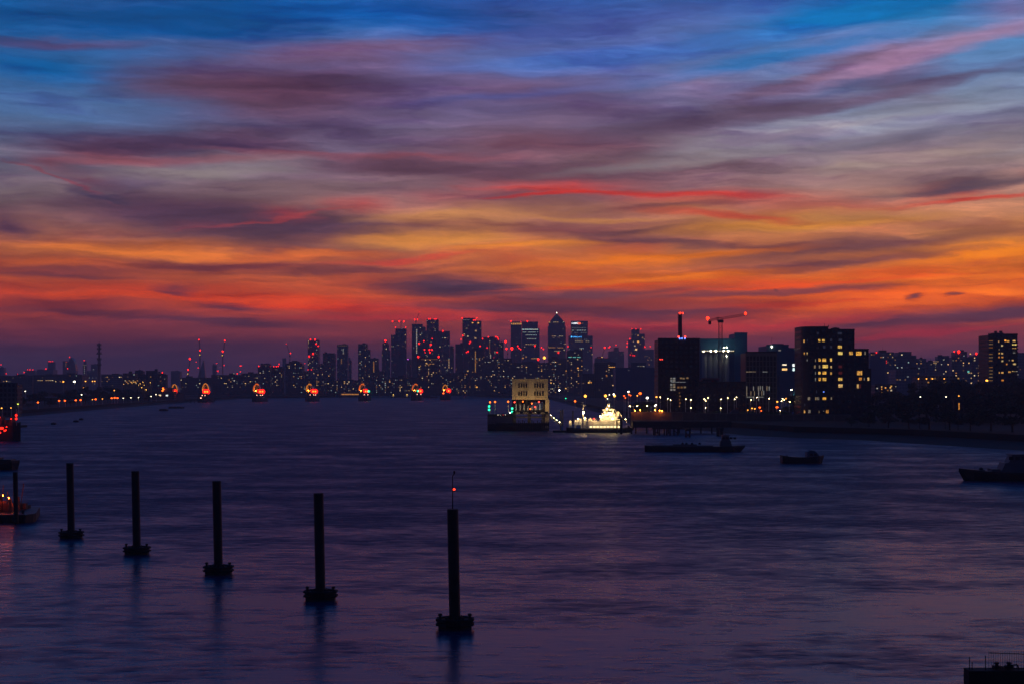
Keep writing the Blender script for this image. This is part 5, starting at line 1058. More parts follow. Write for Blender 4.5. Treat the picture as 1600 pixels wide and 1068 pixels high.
fp = thing('flagpole', 'thin pale bare pole rising above the red lit jetty', 'pole', (X(27.6, D), D, LAND)); MB().tube((0, 0, 0), (0, 0, Z(597, D) - LAND), .16, .07, 8).build('shaft', M['pole'], fp); MB().ball((0, 0, Z(597, D) - LAND), .2, 8, 6).build('finial', M['pole'], fp)

# -- cranes on the left horizon
crane('luffing crane, leftmost of three over the hazy city, with two red lamps', 294, 600, 583.5, 3000, (297, 560.5), None, [(297, 560, 1.5), (294.3, 577, 1.2)], white=(293.7, 583.5))
crane('tall luffing crane in front of the pale pointed tower', 312.5, 600, 553, 3000, (311.3, 531), None, [(311.2, 530.5, .9), (313, 547, 1.2), (310, 574, .6)], white=(312.5, 554))
crane('tall luffing crane right of the pale pointed tower, jib almost upright', 348, 600, 555, 3000, (351.5, 532), None, [(351.4, 532, 1.1), (348.2, 548.5, 1.3), (350.5, 570, .6)], white=(347.8, 555))
D = 5000; q = D/F
sp = thing('pyramid_tower', 'faint pale tower tapering to a point behind the cranes on the left', 'tower', (X(314, D), D, LAND))
MB().prism([(-12*q, 0), (8.5*q, 0), (8.5*q, 30), (-12*q, 30)], 0, Z(563, D) - LAND, [(2.2*q, 12), (3.6*q, 12), (3.6*q, 16), (2.2*q, 16)]).build('facade', M['f_blue'], sp)
lampball(sp, -7*q, -1, Z(565, D) - LAND, 1.4, 'l_red')
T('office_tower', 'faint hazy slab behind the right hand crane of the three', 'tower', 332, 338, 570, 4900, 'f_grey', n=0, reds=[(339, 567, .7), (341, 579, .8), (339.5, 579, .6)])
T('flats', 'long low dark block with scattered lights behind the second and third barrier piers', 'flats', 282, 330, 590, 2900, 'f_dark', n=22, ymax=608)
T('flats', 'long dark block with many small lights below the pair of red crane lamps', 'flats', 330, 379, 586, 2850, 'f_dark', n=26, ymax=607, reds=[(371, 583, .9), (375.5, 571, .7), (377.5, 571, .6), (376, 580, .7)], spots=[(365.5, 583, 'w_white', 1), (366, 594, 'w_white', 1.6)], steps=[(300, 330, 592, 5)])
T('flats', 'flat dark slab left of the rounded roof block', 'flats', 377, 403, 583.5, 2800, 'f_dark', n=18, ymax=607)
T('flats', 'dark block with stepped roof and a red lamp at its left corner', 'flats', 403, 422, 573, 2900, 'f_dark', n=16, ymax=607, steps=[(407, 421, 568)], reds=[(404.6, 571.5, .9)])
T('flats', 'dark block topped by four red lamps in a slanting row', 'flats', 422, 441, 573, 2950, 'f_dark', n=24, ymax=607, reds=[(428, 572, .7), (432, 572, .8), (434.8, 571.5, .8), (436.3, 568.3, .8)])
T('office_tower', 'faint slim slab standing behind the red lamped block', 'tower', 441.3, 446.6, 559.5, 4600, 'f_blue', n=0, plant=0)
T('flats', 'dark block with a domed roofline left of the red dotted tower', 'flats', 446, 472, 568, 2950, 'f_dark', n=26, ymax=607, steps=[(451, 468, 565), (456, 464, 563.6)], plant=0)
crane('faint crane with red lamp above the domed roofline', 453, 600, 555, 3300, (448, 537), None, [(454, 551.3, .9), (447.5, 537, .45)], w=1.3)
T('flats', 'low dark block with a faint red lamp beside the red dotted tower', 'flats', 472, 481, 580, 3000, 'f_dark', n=8, ymax=607, reds=[(476.5, 567, .45)])
T('flats', 'tall tower covered in warm windows with red lamps down its face', 'flats', 481, 498, 531.5, 3500, 'f_grey', n=42, mix='warm', ymax=600, reds=[(485.3, 530.3, 1.0), (492.3, 530.3, 1.1), (494, 537, .9), (497.4, 540.3, .9), (489.2, 552.3, 1.2), (483.2, 556.3, 1.2), (481.5, 577, .5), (486.8, 577, .5)], rred=1.1, plant=0)
T('flats', 'low filler block right of the red dotted tower', 'flats', 498, 505, 569, 3300, 'f_dark', n=5, ymax=606)
T('flats', 'broad dark tower with few lights between the red dotted and ribbed towers', 'flats', 504.5, 523, 552, 3300, 'f_dark', n=13, ymax=605)
T('flats', 'tall ribbed tower with a lit vertical line near its top', 'flats', 527, 543, 538.5, 3500, 'f_grey', n=10, ymax=605, strips=[(536.5, 544, 553, 'w_white', 5), (533.5, 560, 568, 'w_amber', 5)], fins=5, rows=[(528, 542, 539.8, 'w_amber_dim', 5)])
T('flats', 'stepped hazy block tucked right of the ribbed tower', 'flats', 542.5, 549, 563, 3900, 'f_grey', n=3, ymax=600, steps=[(543.5, 547, 558.5)])
T('flats', 'tower sprinkled with small white lights, second right of the ribbed one', 'flats', 559.5, 574, 538, 3500, 'f_dark', n=46, mix='n', ymax=600, steps=[(573, 578, 546.5)])
T('flats', 'squat tower with one glowing orange vertical strip', 'flats', 577.5, 591, 560, 3450, 'f_dark', n=6, ymax=602, strips=[(584, 564, 581, 'w_amber', 9)])
T('flats', 'slim tower under a single big red lamp', 'flats', 596.5, 609, 547.5, 3400, 'f_grey', n=22, ymax=604, steps=[(597.5, 607, 537, 1.0), (599.5, 605, 534, 2.0)], reds=[(602.3, 532, 1.6)], plant=0)
hd, gx, gz, q = T('tower_under_construction', 'tall unfinished tower with a red lamped crane bar above it', 'tower', 618, 634.5, 514, 3600, 'f_blue', n=22, ymax=602, steps=[(611, 620, 523.5, 1.0)], reds=[(618, 511.3, .9), (634, 511.3, .8)], spots=[(628, 513.4, 'w_cool', 1)], fins=4, plant=0)
crane('saddle crane with three red lamps on top of the tall unfinished tower', 626.5, 540, 502.5, 3615, (631.5, 502.3), (613.5, 502), [(613.5, 502, 1.1), (624, 501.8, 1.2), (631, 502.2, 1.2)], cabin=False, w=1.3)
T('flats', 'hazy low tower with a violet light on its roof', 'flats', 634.5, 643, 562, 3700, 'f_grey', n=9, mix='cool', ymax=602, spots=[(637.3, 561, 'l_purple', 1.7)])
T('flats', 'tall tower with sloping shoulder and a bright speckled vertical line', 'flats', 643.5, 660, 507, 3600, 'f_grey', n=26, ymax=600, steps=[(659, 664.5, 511, 1.2), (664, 667.5, 517, 1.5)], strips=[(651, 514, 552, 'w_white', 15)], reds=[(648, 499.3, 1.1), (652.2, 499.2, 1.0)], plant=0)
crane('thin luffing crane leaning right on the sloping shouldered tower', 650, 540, 502, 3612, (655.5, 487.5), None, [(655.5, 487.3, .4)], w=1.2)
T('flats', 'tall square tower with two pairs of red lamps on its flat roof', 'flats', 666.5, 685, 499.5, 3600, 'f_grey', n=36, mix='warm', ymax=600, reds=[(669.8, 498.2, .9), (672.3, 498.2, .9), (679, 498.2, .9), (681.3, 498.2, .9), (675.3, 529, .8)], rows=[(673, 679, 504, 'w_amber', 3)], plant=0)
T('flats', 'tower half hidden right of the square one, single red lamp on its roof', 'flats', 684.5, 702.5, 518, 3500, 'f_grey', n=34, ymax=602, reds=[(692, 517, 1.2)], strips=[(701.5, 560, 575, 'w_warm', 5)])
T('flats', 'near dark tower with two big red lamps at its corners and an amber roof row', 'flats', 651.5, 688, 560, 2850, 'f_dark', n=40, mix='warm', ymax=612, rows=[(658, 684, 561, 'w_amber_dim', 9), (665, 684, 568, 'w_amber', 4)], reds=[(653.6, 557, 1.5), (685.4, 557, 1.5)], spots=[(655, 573, 'w_amber_hi', 1.3), (657, 571, 'w_amber', 1.2), (666, 567, 'w_amber_hi', 1.2)])
for px, yb_, tip, ct, lm, lbl in ((664, 566, (673, 538), None, [(673, 538, 1.3), (671, 546, 1.2), (675, 546, 1.0), (672, 550.3, .9)], 'red lamped crane over the right half of the near dark tower'), (656, 536, (662, 532.5), (655, 536.3), [(655, 536.3, 1.3), (662.3, 532.5, .9), (663.4, 546, .9), (664.5, 550.5, .7)], 'red lamped crane over the left half of the near dark tower')):
    crane(lbl, px, 600, 548 if px == 664 else 538, 2900, tip, ct, lm, w=1.4)
T('flats', 'narrow hazy tower between the lamped group and the amber crowned tower', 'flats', 702.5, 709, 541, 3600, 'f_grey', n=8, ymax=602)
T('flats', 'plain dark tower left of the amber crowned tower', 'flats', 711.5, 723.5, 538, 3500, 'f_dark', n=5, ymax=604)
T('flats', 'tall tower with amber lit top floors and red lamps on the corners', 'flats', 722.5, 742, 497.5, 3550, 'f_grey', n=24, mix='warm', ymax=604, steps=[(741, 752, 501.5, .9)], rows=[(737, 740, 504.3, 'w_amber_hi', 1), (723, 734, 499.8, 'w_cool_dim', 4)], reds=[(722.3, 497, 1.0), (744.8, 497, .9), (740, 500, .9), (742.5, 500, .9), (723, 524, 1.0), (720.4, 530, .9), (735, 534, .9), (733.5, 536, .9), (731.5, 548.5, 1.0), (729, 549.8, .8)], spots=[(747.3, 504.5, 'w_amber_hi', 2), (738.3, 504.3, 'w_amber_hi', 1.6), (743.5, 516.8, 'w_warm', 2.2), (731, 525.3, 'w_warm', 2), (742.8, 528.3, 'w_warm', 2.2), (729, 513, 'w_white_dim', 2)], plant=0)
T('flats', 'dark block with a tall dotted amber strip below the amber crowned tower', 'flats', 733, 757, 546, 3100, 'f_dark', n=34, mix='warm', ymax=612, strips=[(742.8, 548, 581, 'w_amber', 17)], spots=[(723, 600, 'w_amber_hi', 2.5), (732, 593.5, 'w_warm', 2), (731, 579, 'w_warm', 2), (733, 604, 'w_amber', 2.6), (745, 604, 'w_amber_hi', 2)])
T('flats', 'dark low slab in front of the amber strip block, near the water', 'flats', 700, 733, 583, 2800, 'f_dark', n=30, mix='warm', ymax=612)
T('flats', 'broad tower with a pale vertical light line and red roof lamps', 'flats', 752, 780.5, 527.5, 3400, 'f_grey', n=40, ymax=606, reds=[(754, 529, .9), (763, 526.3, .9), (774.8, 526, 1.0), (777.3, 527, .9), (778.6, 529.3, .8), (750.2, 540.3, 1.0), (761, 543, .8), (776.7, 549.7, .9), (771.5, 558.5, .6), (757, 562, .6)], strips=[(765, 531, 550, 'w_amber_dim', 10), (766.5, 553, 566, 'w_white', 6)])
T('flats', 'narrow dark tower at the right shoulder of the broad one', 'flats', 780, 787, 535.5, 3200, 'f_dark', n=9, ymax=606)
T('flats', 'lower dark block with many small lights behind the fender jetty', 'flats', 757, 800, 560, 2900, 'f_dark', n=60, ymax=614)
for px, top, D, tip, lm, lbl in ((793, 552, 3300, (790, 533.5), [(790, 533.3, 1.7), (791.3, 544.3, 1.4)], 'crane with two big red lamps left of the amber crowned office'), (804, 553, 3250, (799.8, 543.5), [(799.8, 543.8, 2.2), (809, 540.3, 1.0), (811, 543.6, .9), (813.5, 545.3, .8)], 'crane carrying the largest red lamp before the amber crowned office'), (838, 560, 3000, (835.5, 542.5), [(835.6, 540, 1.0), (846, 542.5, .8), (849, 545, .9)], 'crane with a red lamp right of the rows of white windows')):
    crane(lbl, px, 600, top, D, tip, None, lm, w=1.4)
T('office_tower', 'office tower with a glowing amber crown and plain flank', 'office tower', 798, 815, 503, 4150, 'f_grey', n=14, mix='dim', ymax=600, rows=[(798.5, 815, 506.3, 'w_amber_hi', 6), (798.5, 815, 504.6, 'w_amber', 7)], reds=[(798.3, 501.5, 1.3), (814, 502.8, .6)], plant=0)
T('office_tower', 'broad office tower with several full rows of white windows', 'office tower', 815.5, 843, 513.5, 4080, 'f_blue', n=26, mix='warm', ymax=606, ymin=536, steps=[(815.6, 840.5, 503, 1.5)], rows=[(815.5, 841, 514.6, 'w_cool_hi', 13), (816, 841, 518.8, 'w_cool', 12), (821, 839, 523.3, 'w_cool', 8), (818, 838, 529.2, 'w_cool', 8), (817, 842, 537.6, 'w_warm', 7)], reds=[(824, 501.7, 1.2), (836, 540, .8)], plant=0)
pt_, gx, gz, q = T('pyramid_tower', 'tall office tower with a pyramid roof at the middle of the skyline', 'office tower', 856.3, 884, 510, 4150, 'f_grey', n=46, mix='warm', ymax=604, steps=[(857.5, 882.8, 503, 2)], rows=[(857, 863, 503.4, 'w_amber_hi', 2), (864, 876, 503.2, 'w_warm', 4), (879, 882, 503, 'w_warm', 1), (862, 880, 525, 'w_warm', 5), (857, 868, 542.6, 'w_amber', 5), (871, 880, 543, 'w_amber', 4), (866, 878, 548, 'w_warm', 5)], reds=[(872.5, 550.3, 1.3)], plant=0)
MB().prism([(gx(858.5), 4), (gx(882), 4), (gx(882), 36), (gx(858.5), 36)], gz(503), gz(489), [(-.3, 19.8), (.3, 19.8), (.3, 20.2), (-.3, 20.2)]).build('pyramid_roof', M['f_blue'], pt_); lampball(pt_, 0, 19, gz(488), 1.6, 'l_white_s', 'apex_light')
def sign(text, parent, x, z, size, m, y, name='sign_letters'):
    cu = bpy.data.curves.new(name, 'FONT'); cu.body = text; cu.size = size; cu.extrude = .15; cu.align_x = 'LEFT'; cu.align_y = 'CENTER'; cu.resolution_u = 3
    o = bpy.data.objects.new('tmp', cu); COL.objects.link(o); bpy.context.view_layer.update()
    me = bpy.data.meshes.new_from_object(o.evaluated_get(bpy.context.evaluated_depsgraph_get())); bpy.data.objects.remove(o)
    me.materials.clear(); me.materials.append(M[m]); s_ = link(name, me, parent, (x, y, z)); s_.rotation_euler = (R(90), 0, 0); s_.scale = (1.15, 1, 1); return s_
hs, gx, gz, q = T('office_tower', 'square glass office tower with white lettering and a red hexagon at its top', 'office tower', 892.5, 918.5, 502, 4100, 'f_blue', n=30, mix='n', ymax=604, rows=[(893, 916, 512, 'w_cool_dim', 6), (893, 916, 516, 'w_cool', 6), (897, 917, 519.6, 'w_cool_dim', 6)], plant=0)
sign('HSBC', hs, gx(893.2), gz(505.2), 6.6, 'sign_white', -.5)
hx = MB(); cx_, cz_, hw_, hh_ = gx(905), gz(505.2), 5.2, 2.7
hx.add([(cx_-hw_/2, -.6, cz_), (cx_-hw_, -.6, cz_), (cx_-hw_/2, -.6, cz_+hh_), (cx_, -.6, cz_), (cx_-hw_/2, -.6, cz_-hh_), (cx_+hw_/2, -.6, cz_-hh_), (cx_+hw_/2, -.6, cz_+hh_), (cx_+hw_, -.6, cz_)], [(1, 4, 2), (7, 6, 5), (2, 3, 6), (4, 5, 3)]); hx.build('hexagon_sign', M['sign_red'], hs)
bs_, gx, gz, q = T('office_tower', 'glass office tower with blue lit lettering below the hexagon signed tower', 'office tower', 889, 926, 525, 4040, 'f_blue', n=56, mix='n', ymax=604, rows=[(898, 921, 533, 'w_warm', 7), (898, 918, 530.2, 'w_white_dim', 7), (902, 915, 544, 'w_cool', 5)], reds=[(887.5, 541, .9), (923.5, 542.5, .7)], plant=0)
sign('BARCLAYS', bs_, gx(895.3), gz(526.4), 4.6, 'sign_blue', -.5)
eg = MB(); cx_, cz_ = gx(893), gz(526.3); eg.add([(cx_-2.2, -.5, cz_+1.4), (cx_, -.5, cz_+2.6), (cx_+2.2, -.5, cz_+1.4), (cx_+1.2, -.5, cz_-1), (cx_, -.5, cz_-2.4), (cx_-1.2, -.5, cz_-1)], [(0, 5, 4, 3, 2, 1)]); eg.build('bird_emblem', M['sign_blue'], bs_)
T('flats', 'dark tower block with sparse amber windows before the lettered towers', 'flats', 886, 910.5, 548, 2700, 'f_dark', n=38, mix='warm', ymax=614, rows=[(887, 908, 557.5, 'w_teal', 3)], plant=1, spots=[(903, 574.5, 'w_amber_hi', 1.8), (884.5, 578.8, 'w_amber', 1.8), (902.5, 561, 'w_warm', 1.6)])
T('flats', 'dark block speckled with small lights under the pyramid roofed tower', 'flats', 857, 886, 560, 2900, 'f_dark', n=54, ymax=614, spots=[(884, 606, 'w_amber_hi', 1.6)])
T('flats', 'dark lower block behind the cream terminal tower', 'flats', 800, 857, 567, 2850, 'f_dark', n=60, ymax=608, spots=[(822, 557, 'w_amber', 1.5), (817, 559, 'w_amber', 2), (861, 597.5, 'w_amber_hi', 1.6)], rows=[(830, 842, 559.5, 'w_warm', 4)], reds=[(841, 560.8, 1.7)])
fl_ = thing('floodlight_mast', 'big yellow floodlight on a mast beside a red lamp, below the pyramid tower', 'floodlight', (X(850.5, 2700), 2700, LAND)); zz = Z(558.5, 2700) - LAND
MB().tube((0, 0, 0), (0, 0, zz), .7, .4, 8).build('pole', M['steel_dark'], fl_); MB().ball((0, -1, zz), 2.6, 12, 8).build('lamp', M['l_yellow'], fl_)
T('flats', 'dark block with a short row of amber windows right of the lettered towers', 'flats', 929, 962, 567, 2300, 'f_dark', n=10, mix='warm', ymax=614, rows=[(946, 961, 573, 'w_amber_hi', 6)], spots=[(947.5, 579, 'w_warm', 1.4), (947.5, 585.8, 'w_amber', 1.6), (956, 585.8, 'w_warm', 1.4), (941, 590, 'w_white', 1), (920, 597, 'w_amber_hi', 2), (923.5, 597, 'w_amber_hi', 1.4)], steps=[(910, 930, 584, 3)])
T('warehouse', 'large unlit hazy shed filling the gap left of the scaffolded block', 'warehouse', 962, 1030, 575, 1900, 'blue_clad', n=0, steps=[(986, 1010, 567, 4)], rows=[(995, 1007, 571.6, 'w_white_dim', 3)], spots=[(982.5, 577.8, 'w_white_dim', 1), (1006, 571.8, 'w_white', 1)])
crane('luffing crane with a red lamp leaning right behind the low blocks', 940, 600, 558.5, 2800, (944.8, 543), None, [(944.8, 542.6, 1.2)], white=(940.5, 557.7), w=1.5)
T('flats', 'hazy low building with a glowing red roof strip under the leaning crane', 'flats', 930, 953, 559.5, 3200, 'f_grey', n=3, ymax=570, rows=[(931, 939, 559, 'w_red', 3), (944, 951, 559, 'w_red', 3)])
T('flats', 'faint hazy block left of the amber windowed far tower', 'flats', 951, 975, 549, 4400, 'f_grey', n=10, mix='dim', steps=[(960, 967, 543)], reds=[(953, 541, .8), (952, 543, .6), (962.4, 538.6, .7), (950.6, 542.3, .6)], ymax=575)
T('flats', 'far amber windowed tower with three red roof lamps, left of the scaffolded block', 'flats', 987, 999, 514.5, 4300, 'f_grey', n=20, mix='amber', ymax=575, steps=[(998, 1007.5, 522, 1), (982, 988, 531, 2), (1007, 1022, 546, 4)], reds=[(987.3, 513.8, .7), (993.5, 514, .6), (1001, 514, .8), (984, 529.3, .9), (980, 535.5, .9), (979.5, 541, .9), (1007.5, 541.5, 1.0), (1016, 540.8, .8), (985, 554, .6), (989, 555, .7), (991.5, 555, .7)], spots=[(997, 533.7, 'w_amber_hi', 2.6), (994, 545.5, 'w_warm_hi', 2.6), (997, 524, 'w_amber', 2), (1004, 527.5, 'w_amber', 1.6), (992, 540, 'w_warm', 2)], plant=0)

# -- right bank, near
# scaffolded block with a climbing core
D = 960.0
sb, gx, gz, q = T('scaffolded_block', 'dark scaffolded block under construction with a red lamped hoist mast on top', 'building site', 1028.5, 1093, 530.5, D, 'f_brick', n=0, dep=26, plant=0, base=LAND)
sf = MB()
for k in range(13): xx = gx(1028 + k*5.45); sf.bar((xx, -1.4, 0), (xx, -1.4, gz(528 - (k % 3))), .10)
for k in range(15): zz = 2.2 + k*3.4; sf.bar((gx(1028), -1.4, zz), (gx(1093.4), -1.4, zz), .10); sf.box(gx(1028), gx(1093.4), -1.4, -.3, zz - .9, zz - .82)
sf.build('scaffold', M['steel_dark'], sb)
MB().lattice((gx(1065), 8, gz(531)), (gx(1064.4), 8, gz(489)), 2.3, 12, .22).box(gx(1065) - .9, gx(1065) + .9, 7.2, 8.8, gz(531), gz(491)).build('hoist_mast', M['steel_dark'], sb)
for a, b_, r_, m_ in ((1063.2, 488.6, .5, 'l_red_hi'), (1064.6, 488.4, .5, 'l_red_hi'), (1068.2, 488.5, .45, 'l_red_hi'), (1059.8, 526, .55, 'l_red_s'), (1070, 526, .55, 'l_red_s'), (1061.5, 528.8, .5, 'l_blue'), (1065, 528.6, .5, 'l_blue'), (1069.5, 528.8, .5, 'l_blue'), (1031, 561, .35, 'l_red_s'), (1034, 561, .35, 'l_red_s')): lampball(sb, gx(a), -1.9 if b_ > 500 else 5, gz(b_), r_, m_)
for px, py in ((1049, 590.5), (1053.5, 590.5), (1049, 594), (1053.5, 594), (1049, 600), (1053.5, 600), (1049, 604), (1053.5, 604), (1049, 608), (1053.5, 608), (1060, 604.5), (1065, 604.5), (1070, 604.3), (1064, 590), (1068, 590.5), (1074, 590)): win(sb, gx(px), gz(py), 1.5, 1.2, 'w_white_dim' if px < 1056 else 'w_warm_dim', -.2)
win(sb, gx(1060), gz(596.3), 10, .4, 'w_white_dim', -.2)
for k in range(5): win(sb, gx(1061.5 + (k % 2)*.8), gz(613 + k*5.2), .6, .6, 'w_amber', -.2)
T('site_building', 'unlit low building site shed between the scaffolded block and the unfinished flats', 'building', 1092, 1164.5, 598, 945, 'f_brick', n=0, dep=18, plant=0, spots=[(1139.5, 613, 'w_amber', .7)], steps=[(1100, 1124, 594, 4)])
T('pink_wall_building', 'low building with a pale pink end wall below the silos', 'building', 1096, 1123.5, 592.2, 990, 'pinkish', n=0, dep=14, plant=0)
# silo plant
D = 1080.0
sl, gx, gz, q = T('silo_plant', 'teal clad silo plant with a floodlit gallery and pale silos', 'silo plant', 1094, 1148, 531, D, 'teal_clad', n=0, dep=30, plant=0, steps=[(1147.6, 1167.2, 521.3, -1.0)])
for k in range(5): MB().tube((gx(1099.5 + k*8.6), -4.2, 0), (gx(1099.5 + k*8.6), -4.2, gz(552)), 2.02, n=24).build('silo', M['silo'], sl)
MB().box(gx(1094), gx(1145), -7.6, -2, gz(551.6), gz(550.6)).box(gx(1094), gx(1145), -7.7, -7.5, gz(550.6), gz(548.6)).build('gallery', M['steel_dark'], sl)
for k in range(26): win(sl, gx(1095 + k*1.95), gz(548.2), .5, .45, 'w_white_hi' if k % 3 else 'w_warm_hi', -7.8)
for a, b_, r_ in ((1108, 548.3, .62), (1116.2, 548, .75), (1128, 548, .6), (1135.3, 548, .62), (1128.5, 543, .45), (1133, 542.7, .5), (1132.6, 556.2, .4), (1097, 549, .35)): lampball(sl, gx(a), -8.3, gz(b_), r_*.75, 'l_silo', 'floodlight')
# main tower crane
D = 1000.0; q = D/F
tc_ = thing('tower_crane', 'big saddle jib tower crane with red lamps at both jib ends', 'crane', (X(1125.7, D), D, LAND), 0, 'tower cranes over the city')
gx = lambda a: (a - 1125.7)*q
gz = lambda a: Z(a, D) - LAND
MB().lattice((0, 0, 0), (0, 0, gz(503)), 2.3, 22, .20).build('mast', M['steel_dark'], tc_)
MB().lattice((gx(1119), 0, gz(499)), (gx(1166), 0, gz(491.3)), 1.3, 16, .15, 1.5).build('jib', M['steel_dark'], tc_)
MB().lattice((gx(1106.5), 0, gz(501.5)), (gx(1121), 0, gz(497.5)), 1.3, 6, .17).build('counter_jib', M['steel_dark'], tc_)
MB().box(gx(1107), gx(1111), -1, 1, gz(507), gz(501.5)).build('counterweight', M['steel_dark'], tc_)
MB().bar((gx(1121), 0, gz(502)), (gx(1123), 0, gz(495.5)), .35).bar((gx(1123), 0, gz(495.5)), (gx(1130), 0, gz(499)), .3).bar((gx(1118), 0, gz(497)), (gx(1123), 0, gz(495.5)), .3).build('apex_frame', M['steel_dark'], tc_)
MB().box(gx(1122), gx(1130), -1.6, 1.4, gz(504), gz(500)).build('cabin', M['steel_dark'], tc_)
lampball(tc_, gx(1105.3), -1.4, gz(497.3), 1.15, 'l_red_hi'); lampball(tc_, gx(1164.3), -1.4, gz(489.8), .9, 'l_red_hi')
# unfinished flats with pale frames
D = 950.0
uf, gx, gz, q = T('unfinished_flats', 'unfinished flats with a pale grid of frames and unglazed openings', 'building site', 1165.5, 1213, 551.3, D, 'void', n=0, dep=22, plant=0)
fr = MB()
for k in range(10): xx = gx(1165.5 + k*47.5/9); fr.box(xx - .32, xx + .32, -.7, .2, 0, gz(551.5))
for k in range(12): zz = 1.2 + k*3.55; fr.box(gx(1165), gx(1213.5), -.64, .2, zz, zz + .55)
fr.box(gx(1165), gx(1213.5), -.75, .2, gz(554.5), gz(551.0)); fr.build('concrete_frame', M['frame_pale'], uf)
for a, w_ in ((1175, 4), (1188, 4), (1191, 3), (1180, 2)): MB().box(gx(a), gx(a + w_), 5, 9, gz(551), gz(549)).build('roof_plant', M['steel_dark'], uf)
for px, py, h_ in ((1166.5, 606, 3), (1177, 606, 3), (1184.5, 606, 3), (1187.5, 605.5, 3), (1191, 606, 3), (1198, 606, 3.2), (1201.5, 606, 3.2), (1166.5, 614, 3.5), (1173, 614, 3), (1178.5, 614, 3), (1185, 613, 3.5), (1190, 614, 3), (1193, 613, 3), (1177.5, 622, 3), (1185, 622, 3)): win(uf, gx(px), gz(py), .5, h_, 'w_white_dim', -.76)  # pale upright pieces made to glow as if lamplit, not real windows
for px, py, w_ in ((1173, 580.3, 8), (1195, 580.3, 4), (1172, 619.5, 6), (1188, 619.5, 5)): win(uf, gx(px), gz(py), w_ * .8, .5, 'w_white_dim', -.76)  # level pieces glowing the same way
# blue blocks behind
bb, gx, gz, q = T('blue_block', 'pair of blue grey windowless blocks with a white roof lamp, behind the unfinished flats', 'building', 1198, 1232, 540, 1180, 'blue_clad', n=0, dep=40, steps=[(1231, 1248.5, 544.5, 2), (1209, 1226, 538, 6), (1216, 1250, 586, -6)], plant=0)
lampball(bb, gx(1205.5), -1, gz(541.2), .75, 'l_white_s', 'roof_lamp'); MB().tube((gx(1205.5), -1, gz(541)), (gx(1205.5), -1, gz(527)), .1, n=6).build('aerial', M['steel_dark'], bb)
for px, py, w_, h_, m_ in ((1225.5, 569.3, 3.6, 1.0, 'w_white_hi'), (1225.8, 576.4, 4.2, 1.6, 'w_warm_hi'), (1241, 570, 2.2, 2.2, 'w_white_hi'), (1241.3, 576.5, 2.4, 2.4, 'w_cool_hi'), (1218, 547, 2, 1, 'w_white_dim')): win(bb, gx(px), gz(py), w_, h_, m_, -.2 if px < 1232 else 1.85)
lampball(bb, gx(1244.5), 1, gz(543.6), .35, 'l_white_s', 'roof_lamp')
tb, gx, gz, q = T('teal_lit_building', 'low building washed teal by lamps left of the apartment tower', 'building', 1240, 1262, 612.5, 960, 'frame_pale', n=0, dep=16, plant=0)
for px, py in ((1244, 617), (1249, 619), (1247, 614.5)): lampball(tb, gx(px), -1.6, gz(py), .3, 'l_teal', 'wall_lamp')
T('blue_shed', 'long low blue shed behind the lamps left of the apartment tower', 'shed', 1213, 1240, 626, 950, 'hull_bright_blue', n=0, dep=14, plant=0)

# dark apartment tower
D = 850.0; q = D/F
ap = thing('apartment_tower', 'dark stepped apartment tower with curved left side and scattered yellow windows', 'flats', (X(1308, D), D, LAND))
gx = lambda a: (a - 1308)*q
gz = lambda a: Z(a, D) - LAND
cvp = []
for k in range(9): a = math.pi/2 * k / 8; cvp.append((gx(1254) + 7*(1 - math.sin(a)) , 7*(1 - math.cos(a))))
pl = [(gx(1294), 0)] + [(gx(1294), 24), (gx(1254), 24)] + [(gx(1254), 7)] + [(gx(1254) + 7 - 7*math.cos(math.pi/2*k/8), 7 - 7*math.sin(math.pi/2*k/8)) for k in range(1, 9)]
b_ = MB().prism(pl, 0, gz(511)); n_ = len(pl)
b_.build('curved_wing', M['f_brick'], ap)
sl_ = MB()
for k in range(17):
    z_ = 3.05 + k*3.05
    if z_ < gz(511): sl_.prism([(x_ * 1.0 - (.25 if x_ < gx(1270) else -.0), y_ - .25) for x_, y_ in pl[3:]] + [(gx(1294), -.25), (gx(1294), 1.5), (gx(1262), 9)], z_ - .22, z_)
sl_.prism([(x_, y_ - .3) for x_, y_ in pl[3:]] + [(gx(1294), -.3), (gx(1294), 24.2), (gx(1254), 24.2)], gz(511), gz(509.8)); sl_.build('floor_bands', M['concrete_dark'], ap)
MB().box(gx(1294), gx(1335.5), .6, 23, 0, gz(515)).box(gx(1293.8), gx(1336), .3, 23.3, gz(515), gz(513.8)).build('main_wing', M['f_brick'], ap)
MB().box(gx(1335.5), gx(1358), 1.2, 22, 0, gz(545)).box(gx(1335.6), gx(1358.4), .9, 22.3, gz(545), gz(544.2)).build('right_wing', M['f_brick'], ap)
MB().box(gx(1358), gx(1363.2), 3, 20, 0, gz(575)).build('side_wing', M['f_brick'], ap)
MB().box(gx(1306), gx(1315), 6, 14, gz(514), gz(511.6)).tube((gx(1291), 5, gz(511)), (gx(1291), 5, gz(505)), .12, n=6).tube((gx(1297.3), 5, gz(511)), (gx(1297.3), 5, gz(507)), .2, n=6).box(gx(1308), gx(1312), 7, 12, gz(511.6), gz(510.8)).build('roof_plant', M['steel_dark'], ap)
c2 = lambda cx, cy: (1240 + cx/6.286, 500 + cy/6.286)
